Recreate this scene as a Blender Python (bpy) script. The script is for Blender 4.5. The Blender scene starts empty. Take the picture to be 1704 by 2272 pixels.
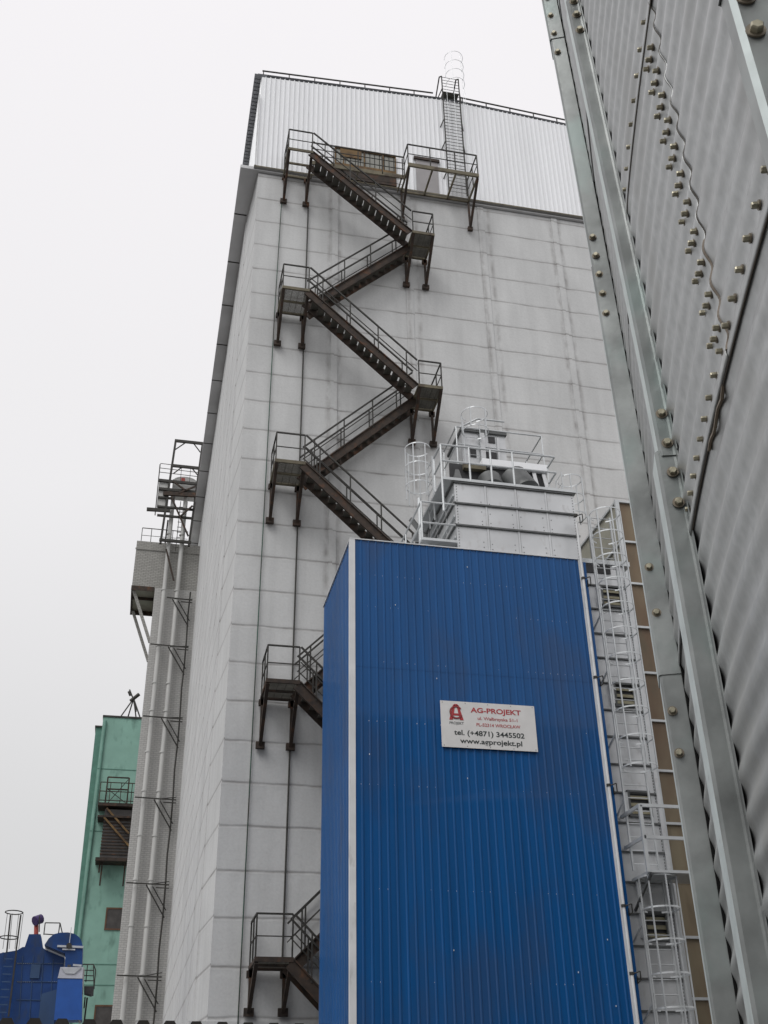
import bpy, bmesh, math, random
import numpy as np
from mathutils import Vector
random.seed(7)
D = bpy.data; SC = bpy.context.scene; COL = SC.collection
PI = math.pi; rad = math.radians

# ------------------------------------------------------------------ camera
FPX, YAW, PIT, ROL = 2414.6, rad(12.91), rad(30.63), rad(-1.087)   # focal length in photo pixels (photo 1704 x 2272)
CAM = np.array([0, 0, 1.6])
cF = np.array([math.sin(YAW)*math.cos(PIT), math.cos(YAW)*math.cos(PIT), math.sin(PIT)])
_r = np.array([math.cos(YAW), -math.sin(YAW), 0]); _u = np.cross(_r, cF)
cR = _r*math.cos(ROL) + _u*math.sin(ROL); cU = -_r*math.sin(ROL) + _u*math.cos(ROL)
cd = D.cameras.new('camera'); cam = D.objects.new('camera', cd); COL.objects.link(cam)
cd.sensor_fit = 'VERTICAL'; cd.sensor_height = 24; cd.lens = FPX/2272*24; cd.clip_end = 2000; cd.clip_start = .05
from mathutils import Matrix
cam.matrix_world = Matrix(((cR[0], cU[0], -cF[0], CAM[0]), (cR[1], cU[1], -cF[1], CAM[1]), (cR[2], cU[2], -cF[2], CAM[2]), (0, 0, 0, 1)))
SC.camera = cam
def ray(x, y): return cR*(x-852)/FPX + cU*(1136-y)/FPX + cF
def AY(x, y, Y):                       # a measured point of the photo taken onto the vertical plane y = Y
    v = ray(x, y); return CAM + v*Y/v[1]
def az(deg): a = rad(deg); return np.array([math.sin(a), math.cos(a)])

# ------------------------------------------------------------------ sky, sun, exposure
W = D.worlds.new('World'); SC.world = W; W.use_nodes = True
nt = W.node_tree; nt.nodes.clear()
def N(nt, t, **k):
    n = nt.nodes.new(t)
    for a, b in k.items(): setattr(n, a, b)
    return n
sky = N(nt, 'ShaderNodeTexSky', sky_type='NISHITA'); sky.sun_disc = False
SUN_EL, SUN_ROT = rad(52), rad(215)
sky.sun_elevation = SUN_EL; sky.sun_rotation = SUN_ROT
hs = N(nt, 'ShaderNodeHueSaturation'); hs.inputs['Saturation'].default_value = .15
nt.links.new(sky.outputs[0], hs.inputs['Color'])
b1 = N(nt, 'ShaderNodeBackground'); b1.inputs[1].default_value = .1; nt.links.new(hs.outputs[0], b1.inputs[0])
tc = N(nt, 'ShaderNodeTexCoord'); sp = N(nt, 'ShaderNodeSeparateXYZ'); nt.links.new(tc.outputs['Generated'], sp.inputs[0])
nz = N(nt, 'ShaderNodeTexNoise'); nz.inputs['Scale'].default_value = 1.6; nz.inputs['Detail'].default_value = 4; nt.links.new(tc.outputs['Generated'], nz.inputs['Vector'])
ad = N(nt, 'ShaderNodeMath', operation='MULTIPLY_ADD'); ad.inputs[1].default_value = .16; nt.links.new(nz.outputs[0], ad.inputs[0]); nt.links.new(sp.outputs[2], ad.inputs[2])
rp = N(nt, 'ShaderNodeValToRGB'); nt.links.new(ad.outputs[0], rp.inputs[0])
e = rp.color_ramp.elements; e[0].position = .0; e[0].color = (.60, .60, .605, 1); e[1].position = .95; e[1].color = (1.0, .975, 1.0, 1)
m = e.new(.30); m.color = (.71, .71, .715, 1); m = e.new(.62); m.color = (.90, .89, .905, 1)
b2 = N(nt, 'ShaderNodeBackground'); b2.inputs[1].default_value = 1; nt.links.new(rp.outputs[0], b2.inputs[0])
mx = N(nt, 'ShaderNodeMixShader'); mx.inputs[0].default_value = .92
nt.links.new(b1.outputs[0], mx.inputs[1]); nt.links.new(b2.outputs[0], mx.inputs[2])
wo = N(nt, 'ShaderNodeOutputWorld'); nt.links.new(mx.outputs[0], wo.inputs[0])
sl = D.lights.new('sun', 'SUN'); sl.energy = 1.5; sl.angle = rad(30); sl.color = (1, .99, .97)
so = D.objects.new('sun', sl); COL.objects.link(so)
# light comes from the left and behind the camera
sd = Vector((-math.sin(rad(46))*math.cos(SUN_EL), -math.cos(rad(46))*math.cos(SUN_EL), math.sin(SUN_EL)))
so.rotation_euler = sd.to_track_quat('Z', 'Y').to_euler()
sky.sun_rotation = math.atan2(sd.x, sd.y)
SC.view_settings.view_transform = 'Standard'; SC.view_settings.look = 'None'; SC.view_settings.exposure = 0; SC.view_settings.gamma = 1

# ------------------------------------------------------------------ materials
def mat(name, col, rough=.8, metal=0, var=.15, scale=3, bump=0, bscale=None, stretch=(1, 1, 1), col2=None, detail=6, dirt=None, spec=.5):
    m = D.materials.new(name); m.use_nodes = True; t = m.node_tree; P = t.nodes['Principled BSDF']
    P.inputs['Roughness'].default_value = rough; P.inputs['Metallic'].default_value = metal
    P.inputs['Specular IOR Level'].default_value = spec
    g = N(t, 'ShaderNodeNewGeometry'); mp = N(t, 'ShaderNodeMapping'); mp.inputs['Scale'].default_value = stretch
    t.links.new(g.outputs['Position'], mp.inputs[0])
    n = N(t, 'ShaderNodeTexNoise'); n.inputs['Scale'].default_value = scale; n.inputs['Detail'].default_value = detail; t.links.new(mp.outputs[0], n.inputs['Vector'])
    r = N(t, 'ShaderNodeValToRGB'); t.links.new(n.outputs[0], r.inputs[0])
    c2 = col2 or tuple(c*(1-var*1.6) for c in col); c1 = tuple(min(1, c*(1+var*.6)) for c in col)
    r.color_ramp.elements[0].position = .3; r.color_ramp.elements[0].color = (*c2, 1)
    r.color_ramp.elements[1].position = .7; r.color_ramp.elements[1].color = (*c1, 1)
    last = r.outputs[0]
    if dirt:                                                # (colour, scale, stretch, threshold)
        mp2 = N(t, 'ShaderNodeMapping'); mp2.inputs['Scale'].default_value = dirt[2]; t.links.new(g.outputs['Position'], mp2.inputs[0])
        n2 = N(t, 'ShaderNodeTexNoise'); n2.inputs['Scale'].default_value = dirt[1]; n2.inputs['Detail'].default_value = 8; t.links.new(mp2.outputs[0], n2.inputs['Vector'])
        r2 = N(t, 'ShaderNodeValToRGB'); r2.color_ramp.elements[0].position = dirt[3]; r2.color_ramp.elements[1].position = dirt[3]+.15; t.links.new(n2.outputs[0], r2.inputs[0])
        mm = N(t, 'ShaderNodeMix', data_type='RGBA'); t.links.new(r2.outputs[0], mm.inputs[0]); t.links.new(last, mm.inputs[6]); mm.inputs[7].default_value = (*dirt[0], 1); last = mm.outputs[2]
    t.links.new(last, P.inputs['Base Color'])
    if bump:
        nb = N(t, 'ShaderNodeTexNoise'); nb.inputs['Scale'].default_value = bscale or scale*6; nb.inputs['Detail'].default_value = 8; t.links.new(g.outputs['Position'], nb.inputs['Vector'])
        bb = N(t, 'ShaderNodeBump'); bb.inputs['Strength'].default_value = bump; bb.inputs['Distance'].default_value = .02
        t.links.new(nb.outputs[0], bb.inputs['Height']); t.links.new(bb.outputs[0], P.inputs['Normal'])
    m['_last'] = 0
    return m
def concrete():
    m = D.materials.new('painted_concrete'); m.use_nodes = True; t = m.node_tree; P = t.nodes['Principled BSDF']; P.inputs['Roughness'].default_value = .85
    L = t.links.new; g = N(t, 'ShaderNodeNewGeometry'); s = N(t, 'ShaderNodeSeparateXYZ'); L(g.outputs['Position'], s.inputs[0])
    def M(op, a, b=None, c=None):
        n = N(t, 'ShaderNodeMath', operation=op)
        for i, v in enumerate((a, b, c)):
            if v is None: continue
            if isinstance(v, (int, float)): n.inputs[i].default_value = v
            else: L(v, n.inputs[i])
        return n.outputs[0]
    def noise(sc, st=(1, 1, 1), det=6):
        mp = N(t, 'ShaderNodeMapping'); mp.inputs['Scale'].default_value = st; L(g.outputs['Position'], mp.inputs[0])
        n = N(t, 'ShaderNodeTexNoise'); n.inputs['Scale'].default_value = sc; n.inputs['Detail'].default_value = det; L(mp.outputs[0], n.inputs['Vector']); return n.outputs[0]
    wob = M('MULTIPLY_ADD', noise(.9, (1, .3, 1)), .10, -.05)
    bay = M('FLOOR', M('DIVIDE', M('SUBTRACT', s.outputs[0], 2.2), 3.13)); off = M('MULTIPLY', M('SINE', M('MULTIPLY', bay, 2.1)), .05)
    zz = M('ADD', M('ADD', s.outputs[2], wob), off)
    fr = M('FRACT', M('DIVIDE', M('SUBTRACT', zz, 4.74-.6165), 1.2333))
    dist = M('MULTIPLY', M('ABSOLUTE', M('SUBTRACT', fr, .5)), 1.2333)                     # metres to the nearest pour joint
    thin = M('SUBTRACT', 1, M('SMOOTH_MIN', M('DIVIDE', dist, .055), 1, .2))
    wide = M('MULTIPLY', M('SUBTRACT', 1, M('MINIMUM', M('DIVIDE', dist, .16), 1)), .30)
    stn = M('MULTIPLY', thin, M('MAXIMUM', M('MULTIPLY_ADD', noise(1.1, (1.2, .5, 4)), 2.6, -.62), .12))
    xf = M('FRACT', M('DIVIDE', M('SUBTRACT', s.outputs[0], 2.2-1.565), 3.13)); xd = M('MULTIPLY', M('ABSOLUTE', M('SUBTRACT', xf, .5)), 3.13)   # metres to the middle of a column strip
    band = M('MAXIMUM', M('SUBTRACT', 1, M('DIVIDE', M('ABSOLUTE', M('SUBTRACT', xd, .20)), .13)), 0)
    blot = M('MAXIMUM', M('MULTIPLY_ADD', noise(2.6, (1.5, 1, .8), 8), 3.2, -1.15), 0)
    edge = M('MULTIPLY', M('MULTIPLY', band, blot), M('MULTIPLY', M('GREATER_THAN', 31.08, s.outputs[1]), M('GREATER_THAN', s.outputs[0], 3.6)))
    msk = M('MINIMUM', M('MAXIMUM', M('ADD', M('ADD', M('MULTIPLY', stn, .80), M('MULTIPLY', edge, .7)), M('MULTIPLY', wide, M('MULTIPLY_ADD', noise(2.3), 1.6, -.4))), 0), 1)
    r = N(t, 'ShaderNodeValToRGB'); L(noise(.45, (1, 1, .7), 9), r.inputs[0])
    r.color_ramp.elements[0].position = .3; r.color_ramp.elements[0].color = (.545, .55, .55, 1); r.color_ramp.elements[1].position = .72; r.color_ramp.elements[1].color = (.645, .65, .65, 1)
    r3 = N(t, 'ShaderNodeValToRGB'); L(noise(2.4, (1, 1, .12), 8), r3.inputs[0]); r3.color_ramp.elements[0].position = .36; r3.color_ramp.elements[0].color = (.90, .90, .90, 1); r3.color_ramp.elements[1].position = .6; r3.color_ramp.elements[1].color = (1, 1, 1, 1)
    mu = N(t, 'ShaderNodeMix', data_type='RGBA', blend_type='MULTIPLY'); mu.inputs[0].default_value = .8; L(r.outputs[0], mu.inputs[6]); L(r3.outputs[0], mu.inputs[7])
    sq = N(t, 'ShaderNodeValToRGB'); L(noise(14, (1, 1, 1), 3), sq.inputs[0]); sq.color_ramp.elements[0].position = .3; sq.color_ramp.elements[0].color = (.93, .93, .93, 1); sq.color_ramp.elements[1].position = .6
    mv = N(t, 'ShaderNodeMix', data_type='RGBA', blend_type='MULTIPLY'); mv.inputs[0].default_value = 1; L(mu.outputs[2], mv.inputs[6]); L(sq.outputs[0], mv.inputs[7])
    mm = N(t, 'ShaderNodeMix', data_type='RGBA'); L(msk, mm.inputs[0]); L(mv.outputs[2], mm.inputs[6]); mm.inputs[7].default_value = (.27, .26, .255, 1)
    L(mm.outputs[2], P.inputs['Base Color'])
    bb = N(t, 'ShaderNodeBump'); bb.inputs['Strength'].default_value = .5; bb.inputs['Distance'].default_value = .03
    L(M('SUBTRACT', M('MULTIPLY', noise(5), .5), M('MULTIPLY', thin, .6)), bb.inputs['Height']); L(bb.outputs[0], P.inputs['Normal'])
    return m
def brick(name, c1, c2, mortar, sc):
    m = D.materials.new(name); m.use_nodes = True; t = m.node_tree; P = t.nodes['Principled BSDF']; P.inputs['Roughness'].default_value = .9; L = t.links.new
    g = N(t, 'ShaderNodeNewGeometry'); s = N(t, 'ShaderNodeSeparateXYZ'); L(g.outputs['Position'], s.inputs[0]); c = N(t, 'ShaderNodeCombineXYZ')
    a = N(t, 'ShaderNodeMath', operation='ADD'); L(s.outputs[0], a.inputs[0]); L(s.outputs[1], a.inputs[1]); L(a.outputs[0], c.inputs[0]); L(s.outputs[2], c.inputs[1])
    b = N(t, 'ShaderNodeTexBrick'); L(c.outputs[0], b.inputs[0]); b.inputs['Color1'].default_value = (*c1, 1); b.inputs['Color2'].default_value = (*c2, 1); b.inputs['Mortar'].default_value = (*mortar, 1)
    b.inputs['Scale'].default_value = 1; b.inputs['Brick Width'].default_value = sc[0]; b.inputs['Row Height'].default_value = sc[1]; b.inputs['Mortar Size'].default_value = sc[2]
    L(b.outputs[0], P.inputs['Base Color']); return m
M_ = dict(
 concrete=concrete(),
 soffit=mat('soffit_concrete', (.62, .62, .63), .85, var=.12, scale=.6),
 clad=mat('white_metal_cladding', (.88, .89, .91), .42, var=.03, scale=1.2, stretch=(1, 1, .1)),
 gable=mat('cladding_side', (.5, .52, .53), .5, var=.08),
 ribbed=mat('eave_sheet', (.30, .31, .33), .5, var=.1),
 rust=mat('rusty_brown_steel', (.052, .034, .024), .8, var=.25, scale=4, col2=(.022, .017, .014), dirt=((.10, .045, .022), 3, (1, 1, 1), .56)),
 darksteel=mat('dark_painted_steel', (.040, .038, .033), .7, var=.3, scale=5),
 olive=mat('weathered_deck_edge', (.16, .14, .095), .8, var=.25, scale=3, dirt=((.06, .04, .03), 2, (1, 1, 1), .55)),
 grating=mat('grating_steel', (.11, .105, .09), .8, var=.2),
 winframe=mat('rusty_window_frame', (.19, .115, .045), .8, var=.3, scale=2.5, dirt=((.07, .04, .022), 2, (1, 1, 1), .5)),
 glass=mat('dusty_glass', (.30, .30, .27), .25, var=.2, scale=1),
 door=mat('grey_door_panel', (.34, .325, .33), .6, var=.06),
 blue=mat('blue_coated_sheet', (.004, .078, .248), .32, var=.12, scale=.7, stretch=(6, 1, .25), dirt=((.016, .068, .19), .9, (1, 1, .4), .52), spec=.14, bump=.10, bscale=1.3),
 blueside=None,
 speck=mat('white_droppings', (.7, .72, .75), .7),
 trim=mat('white_trim', (.66, .67, .68), .45, var=.08, scale=2, dirt=((.33, .32, .31), 3, (1, 1, .4), .60)),
 galv=mat('galvanised_sheet', (.60, .61, .62), .38, .5, var=.09, scale=1.1, bump=.2, bscale=1.6, dirt=((.50, .50, .50), 6, (1, 1, .6), .58)),
 galvdark=mat('galvanised_rib', (.12, .125, .125), .5, .3, var=.15),
 rail=mat('galvanised_tube', (.58, .60, .61), .38, .45, var=.08),
 dark=mat('dark_opening', (.035, .035, .038), .6, var=.3),
 black=mat('shade_black', (.010, .010, .010), .9, spec=.1),  # tone of the strip that paints shade beside the second post
 lou=mat('yellowish_louvre', (.27, .25, .17), .7, var=.2, scale=4, dirt=((.17, .14, .08), 3, (1, 1, 2), .52)),
 beige=mat('beige_sheet', (.20, .165, .105), .45, .1, var=.25, scale=1.1, stretch=(1, 1, .4), col2=(.15, .095, .055), dirt=((.13, .10, .06), 2.2, (1, 1, .25), .52)),
 beigeside=mat('olive_sheet', (.33, .32, .26), .5, .1, var=.1),
 bingalv=mat('bin_galvanised', (.42, .43, .43), .42, .62, var=.09, scale=30, detail=4, bump=.03, bscale=60, dirt=((.35, .355, .35), 3.0, (1, 1, .5), .50)),
 binpost=mat('post_galvanised', (.29, .305, .30), .42, .6, var=.26, scale=5, detail=5, bump=.04, bscale=30, dirt=((.26, .30, .29), 4.0, (1, 1, .7), .50)),
 bright=mat('post_lit_faces', (.62, .68, .67), .5, .35, var=.10, scale=14, dirt=((.40, .42, .42), 30, (1, 1, 1), .66)),  # paler copy of the post metal: sky light painted on chosen faces
 bolt=mat('zinc_yellow_bolt', (.38, .35, .26), .40, .5, var=.25, scale=60),
 washer=mat('bolt_washer', (.20, .17, .13), .5, .4),
 bead=mat('sealant_bead', (.085, .07, .055), .6),
 beadb=mat('brown_sealant', (.19, .15, .11), .6),
 wbrick=brick('white_brick', (.49, .485, .47), (.44, .435, .42), (.34, .335, .33), (.28, .105, .016)),
 ybrick=brick('grey_brick', (.38, .375, .35), (.32, .315, .295), (.21, .205, .195), (.28, .105, .016)),
 pipe=mat('pale_grey_pipe', (.52, .52, .505), .55, var=.08, scale=1.5, stretch=(1, 1, .3)),
 green=mat('green_render', (.27, .47, .395), .9, var=.12, scale=.7, dirt=((.15, .27, .225), 1.6, (1, 1, .45), .55)),
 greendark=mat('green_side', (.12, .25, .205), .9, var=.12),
 winbrown=mat('brown_window_frame', (.14, .075, .045), .8, var=.2),
 windark=mat('dark_window', (.075, .068, .065), .35, var=.2),
 bluem=mat('blue_machine_paint', (.012, .055, .20), .4, var=.2, scale=1.2, spec=.35, bump=.2, bscale=2, dirt=((.03, .05, .10), 2.5, (1, 1, .4), .56)),
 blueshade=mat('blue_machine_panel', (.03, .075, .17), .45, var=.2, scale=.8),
 bluelt=mat('blue_cabinet_paint', (.018, .095, .38), .4, var=.08),
 greycap=mat('pale_hood', (.52, .53, .60), .5, var=.1),
 silver=mat('silver_band', (.6, .62, .66), .35, .5),
 red=mat('red_paint', (.45, .08, .06), .5),
 purple=mat('dark_violet_motor', (.06, .035, .13), .5),
 fence=mat('dark_fence_sheet', (.028, .025, .022), .8, var=.3),
 cablegreen=mat('green_black_cable', (.025, .075, .055), .6, var=.6, scale=.8, stretch=(1, 1, 1.4), col2=(.03, .025, .02)),
 signw=mat('sign_white', (.66, .65, .64), .4, var=.04, scale=4),
 signr=mat('sign_red', (.40, .035, .04), .5, var=.05),
 signp=mat('sign_pale_red', (.42, .11, .11), .5, var=.05),
 signk=mat('sign_black', (.02, .028, .028), .5, var=.05),
 signg=mat('sign_grey', (.12, .13, .13), .5, var=.05),
 ground=mat('yard_concrete', (.15, .147, .14), .9, var=.2, scale=.25, bump=.3, bscale=8, dirt=((.11, .105, .10), .5, (1, 1, 1), .56)),
)

# ------------------------------------------------------------------ mesh helpers
class MB:
    def __init__(s): s.v = []; s.f = []
    def add(s, vs, fs):
        b = len(s.v); s.v += [tuple(map(float, p)) for p in vs]; s.f += [tuple(b+i for i in f) for f in fs]; return s
    def box(s, a, b):
        x0, y0, z0 = (min(a[i], b[i]) for i in range(3)); x1, y1, z1 = (max(a[i], b[i]) for i in range(3))
        return s.add([(x0,y0,z0),(x1,y0,z0),(x1,y1,z0),(x0,y1,z0),(x0,y0,z1),(x1,y0,z1),(x1,y1,z1),(x0,y1,z1)],
                     [(0,3,2,1),(4,5,6,7),(0,1,5,4),(1,2,6,5),(2,3,7,6),(3,0,4,7)])
    def hexa(s, b, t): return s.add(list(b)+list(t), [(3,2,1,0),(4,5,6,7),(0,1,5,4),(1,2,6,5),(2,3,7,6),(3,0,4,7)])
    def tube(s, p, q, r, n=6, r2=None, rot=0):
        p = Vector(p); q = Vector(q); d = (q-p); d.normalize(); r2 = r if r2 is None else r2
        a = d.orthogonal() if abs(d.z) > .9 else d.cross(Vector((0, 0, 1))); a.normalize(); b = d.cross(a)
        vs = []
        for c, R in ((p, r), (q, r2)):
            for i in range(n):
                t = 2*PI*i/n+rot; vs.append(c+a*math.cos(t)*R+b*math.sin(t)*R)
        return s.add(vs, [(i, (i+1)%n, n+(i+1)%n, n+i) for i in range(n)]+[tuple(range(n))[::-1], tuple(range(n, 2*n))])
    def path(s, pts, r, n=6):
        for a, b in zip(pts[:-1], pts[1:]): s.tube(a, b, r, n)
        return s
    def beam(s, p, q, w, h, up=(0, 0, 1)):                  # rectangular bar: w across, h along up
        p = Vector(p); q = Vector(q); d = (q-p).normalized(); a = d.cross(Vector(up))
        if a.length < 1e-3: a = d.cross(Vector((0, 1, 0)))
        a.normalize(); b = a.cross(d); vs = []
        for c in (p, q):
            for i, j in ((-1,-1),(1,-1),(1,1),(-1,1)): vs.append(c+a*w/2*i+b*h/2*j)
        return s.add(vs, [(0,3,2,1),(4,5,6,7),(0,1,5,4),(1,2,6,5),(2,3,7,6),(3,0,4,7)])
    def prism(s, poly, z0, z1):                             # plan polygon extruded upwards
        n = len(poly); return s.add([(x, y, z0) for x, y in poly]+[(x, y, z1) for x, y in poly], [tuple(range(n))[::-1], tuple(range(n, 2*n))]+[(i,(i+1)%n,n+(i+1)%n,n+i) for i in range(n)])
    def front(s, poly, y0, y1):                             # outline in x,z given thickness along y
        n = len(poly); return s.add([(x, y0, z) for x, z in poly]+[(x, y1, z) for x, z in poly], [tuple(range(n)), tuple(range(n, 2*n))[::-1]]+[(i,n+i,n+(i+1)%n,(i+1)%n) for i in range(n)])
    def build(s, name, m, parent=None, smooth=False):
        me = D.meshes.new(name); off = wloc(parent) if parent else (0, 0, 0)
        me.from_pydata([(x-off[0], y-off[1], z-off[2]) for x, y, z in s.v], [], s.f); me.update()
        bm = bmesh.new(); bm.from_mesh(me); bmesh.ops.recalc_face_normals(bm, faces=bm.faces); bm.to_mesh(me); bm.free()
        if smooth:
            me.polygons.foreach_set('use_smooth', [True]*len(me.polygons)); me.set_sharp_from_angle(angle=rad(40))
        me.materials.append(M_[m] if isinstance(m, str) else m)
        o = D.objects.new(name, me); COL.objects.link(o)
        if parent: o.parent = parent
        return o
def wloc(o):
    p = Vector((0, 0, 0))
    while o: p += o.location; o = o.parent
    return p
def tag(o, label=None, cat=None, group=None, kind=None):
    for k, v in (('label', label), ('category', cat), ('group', group), ('kind', kind)):
        if v: o[k] = v
    return o
def thing(name, loc, label, cat, group=None):
    o = D.objects.new(name, None); o.location = loc; o.empty_display_size = .3; COL.objects.link(o); return tag(o, label, cat, group)
def corr(p0, p1, z0, z1, pitch, depth, prof=(.0, .62, .72, .90, 1.0), base=0.0, ztop=None):
    """trapezoidal sheet between plan points p0,p1; ribs stand out towards the viewer side (left normal)."""
    p0 = np.array(p0, float); p1 = np.array(p1, float); L = np.linalg.norm(p1-p0); d = (p1-p0)/L; n = np.array([d[1], -d[0]])
    xs = []; k = 0
    while k*pitch < L:
        for t, h in ((prof[0], 0), (prof[1], 0), (prof[2], depth), (prof[3], depth)):
            x = (k+t)*pitch
            if x < L: xs.append((x, h))
        k += 1
    xs.append((L, 0)); mb = MB(); vs = []
    for x, h in xs:
        q = p0+d*x+n*(h+base); zt = z1 if ztop is None else ztop(q[0]); vs += [(q[0], q[1], z0), (q[0], q[1], zt)]
    mb.add(vs, [(2*i, 2*i+2, 2*i+3, 2*i+1) for i in range(len(xs)-1)]); return mb

# ------------------------------------------------------------------ ground
tag(MB().add([(-600,-600,0),(600,-600,0),(600,900,0),(-600,900,0)], [(0,1,2,3)]).build('ground', 'ground'), kind='structure')

# ------------------------------------------------------------------ grain silo building
WY = 31.0; ZB = 35.74; XL = 2.18; XS = 1.97; YE = 66.0
M_['blue'].node_tree.nodes['Principled BSDF'].inputs['Coat Weight'].default_value = .35
M_['blue'].node_tree.nodes['Principled BSDF'].inputs['Coat Roughness'].default_value = .04
silo = thing('silo_building', (XL, WY, 0), 'huge windowless white concrete silo with a ribbed white metal top storey', 'silo')
MB().box((XL, WY, 0), (24, WY+1, ZB)).build('front_wall', 'concrete', silo)
MB().hexa([(XL,WY+.003,0),(XL+.3,WY+.4,0),(XL+.3,33.6,0),(XS+.03,33.6,0)], [(XL,WY+.003,ZB),(XL+.3,WY+.4,ZB),(XL+.3,33.6,ZB),(XS+.03,33.6,ZB)]).build('corner_column', 'concrete', silo)
sw = MB()
for k in range(11):                                        # shallow pilasters step the long side wall
    y0 = 33.6+k*3; sw.box((XS, y0, 0), (XS+1.5, min(y0+2.72, YE), ZB))
    if y0+2.72 < YE: sw.box((XS+.05, y0+2.72, 0), (XS+1.4, min(y0+3, YE), ZB))
sw.build('side_wall', 'concrete', silo)
MB().box((XS+1.5, 33, 0), (24, YE, ZB-.05)).build('rear_block', 'concrete', silo)
for x in (5.33, 8.28, 11.47, 14.72, 17.9):
    s = MB(); s.box((x-.13, WY-.035, 0), (x+.13, WY+.1, ZB)); s.build('pilaster', 'concrete', silo)
MB().box((1.72, WY-.06, 0), (24, WY-.0, 4.66)).build('plinth', 'concrete', silo)
slab = MB().box((1.45, WY-.115, ZB+.06), (24, YE, ZB+.22)).build('roof_slab', 'soffit', silo)
sj = MB()
for k in range(12): sj.box((1.445, WY+2.4+k*2.9, ZB+.045), (1.97, WY+2.46+k*2.9, ZB+.10))
sj.build('soffit_joint', 'darksteel', slab)
# metal top storey
ztop = lambda x: 41.55+(.55*(x-2.1)/8.3 if x < 10.4 else .55-.055*(x-10.4))
hh = corr((2.08, WY-.05), (24, WY-.05), ZB+.22, 41.6, .205, .05, (0, .70, .78, .92, 1), ztop=ztop).build('metal_top_storey', 'clad', silo)
corr((2.08, 44), (2.08, WY-.05), ZB+.22, 41.6, .205, .035).build('side_cladding', 'clad', hh)
MB().box((1.98, WY-.13, ZB+.225), (24, WY-.09, ZB+.30)).build('drip_edge', 'olive', hh)
MB().box((1.98, WY-.14, ZB+.10), (24, WY-.121, ZB+.222)).build('shadow_gap_flashing', 'darksteel', hh)
e = MB()
for k in range(64):
    y = WY-.05+k*.2; e.box((1.77, y, 41.58), (2.3, y+.14, 41.63))
e.box((1.77, WY-.08, 41.63), (2.3, 44, 41.67)); e.build('ribbed_eave', 'ribbed', hh)
r = MB(); r.add([(1.9, WY-.1, 41.67), (10.4, WY-.1, 42.21), (24, WY-.1, 41.46), (24, 44, 41.46), (10.4, 44, 42.21), (1.9, 44, 41.67)], [(0,1,4,5),(1,2,3,4)])
r.build('roof_sheet', 'ribbed', hh)
MB().beam((2.03, WY-.12, ZB+.3), (2.03, WY-.12, 40.3), .06, .06, (0, 1, 0)).build('corner_flashing', 'trim', hh)
# rusty window band and grey door
w = MB().box((5.27, WY-.10, 36.35), (7.87, WY-.075, 37.88)).build('window', 'glass', silo)
f = MB()
for x in (5.27, 5.62, 6.5, 7.3, 7.83): f.box((x, WY-.14, 36.9), (x+.05, WY-.10, 37.88))
f.box((5.27, WY-.15, 37.80), (7.88, WY-.11, 37.92)); f.box((5.27, WY-.15, 36.75), (7.88, WY-.11, 36.93)); f.build('window_frame', 'winframe', w)
MB().box((5.5, WY-.145, 37.35), (6.4, WY-.12, 37.8)).build('rust_patch_panel', 'winframe', w)
MB().box((5.3, WY-.16, ZB+.32), (7.87, WY-.105, 36.75)).build('lower_panel', 'rust', w)
d = MB().box((8.74, WY-.12, ZB+.3), (9.7, WY-.09, 37.9)).build('door', 'door', silo)
MB().box((8.66, WY-.18, 37.9), (9.78, WY-.09, 38.05)).build('lintel', 'rust', d)
# roof-edge railing
rr = MB(); rz = lambda x: ztop(x)+.60
xs = [2.15+1.12*k for k in range(20)]
for x in xs:
    if not 9.9 < x < 11: rr.beam((x, WY+.1, ztop(x)), (x, WY+.1, rz(x)), .04, .04)
for a, b in ((2.1, 9.75), (11.0, 23.9)):
    mid = 10.4
    rr.beam((a, WY+.1, rz(a)), (b, WY+.1, rz(b)), .05, .05)
rr.build('roof_railing', 'darksteel', silo)
# cables down the face
tag(MB().path([(3.16, 30.93, 34.2), (3.08, 30.93, 28.5), (2.99, 30.93, 12.7), (2.97, 30.93, 4.3)], .018, 6).build('drain_cable', 'cablegreen'),
    'thin dark green cable down the silo face left of the stair landings, nearest the corner', 'cable')
tag(MB().path([(4.23, 30.93, 34.2), (4.20, 30.93, 28), (4.12, 30.93, 12.7), (4.07, 30.93, 5.9)], .026, 6).build('wall_conduit', 'darksteel'),
    'straight dark brown conduit down the silo face behind the right edge of the stair landings', 'conduit')

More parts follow.
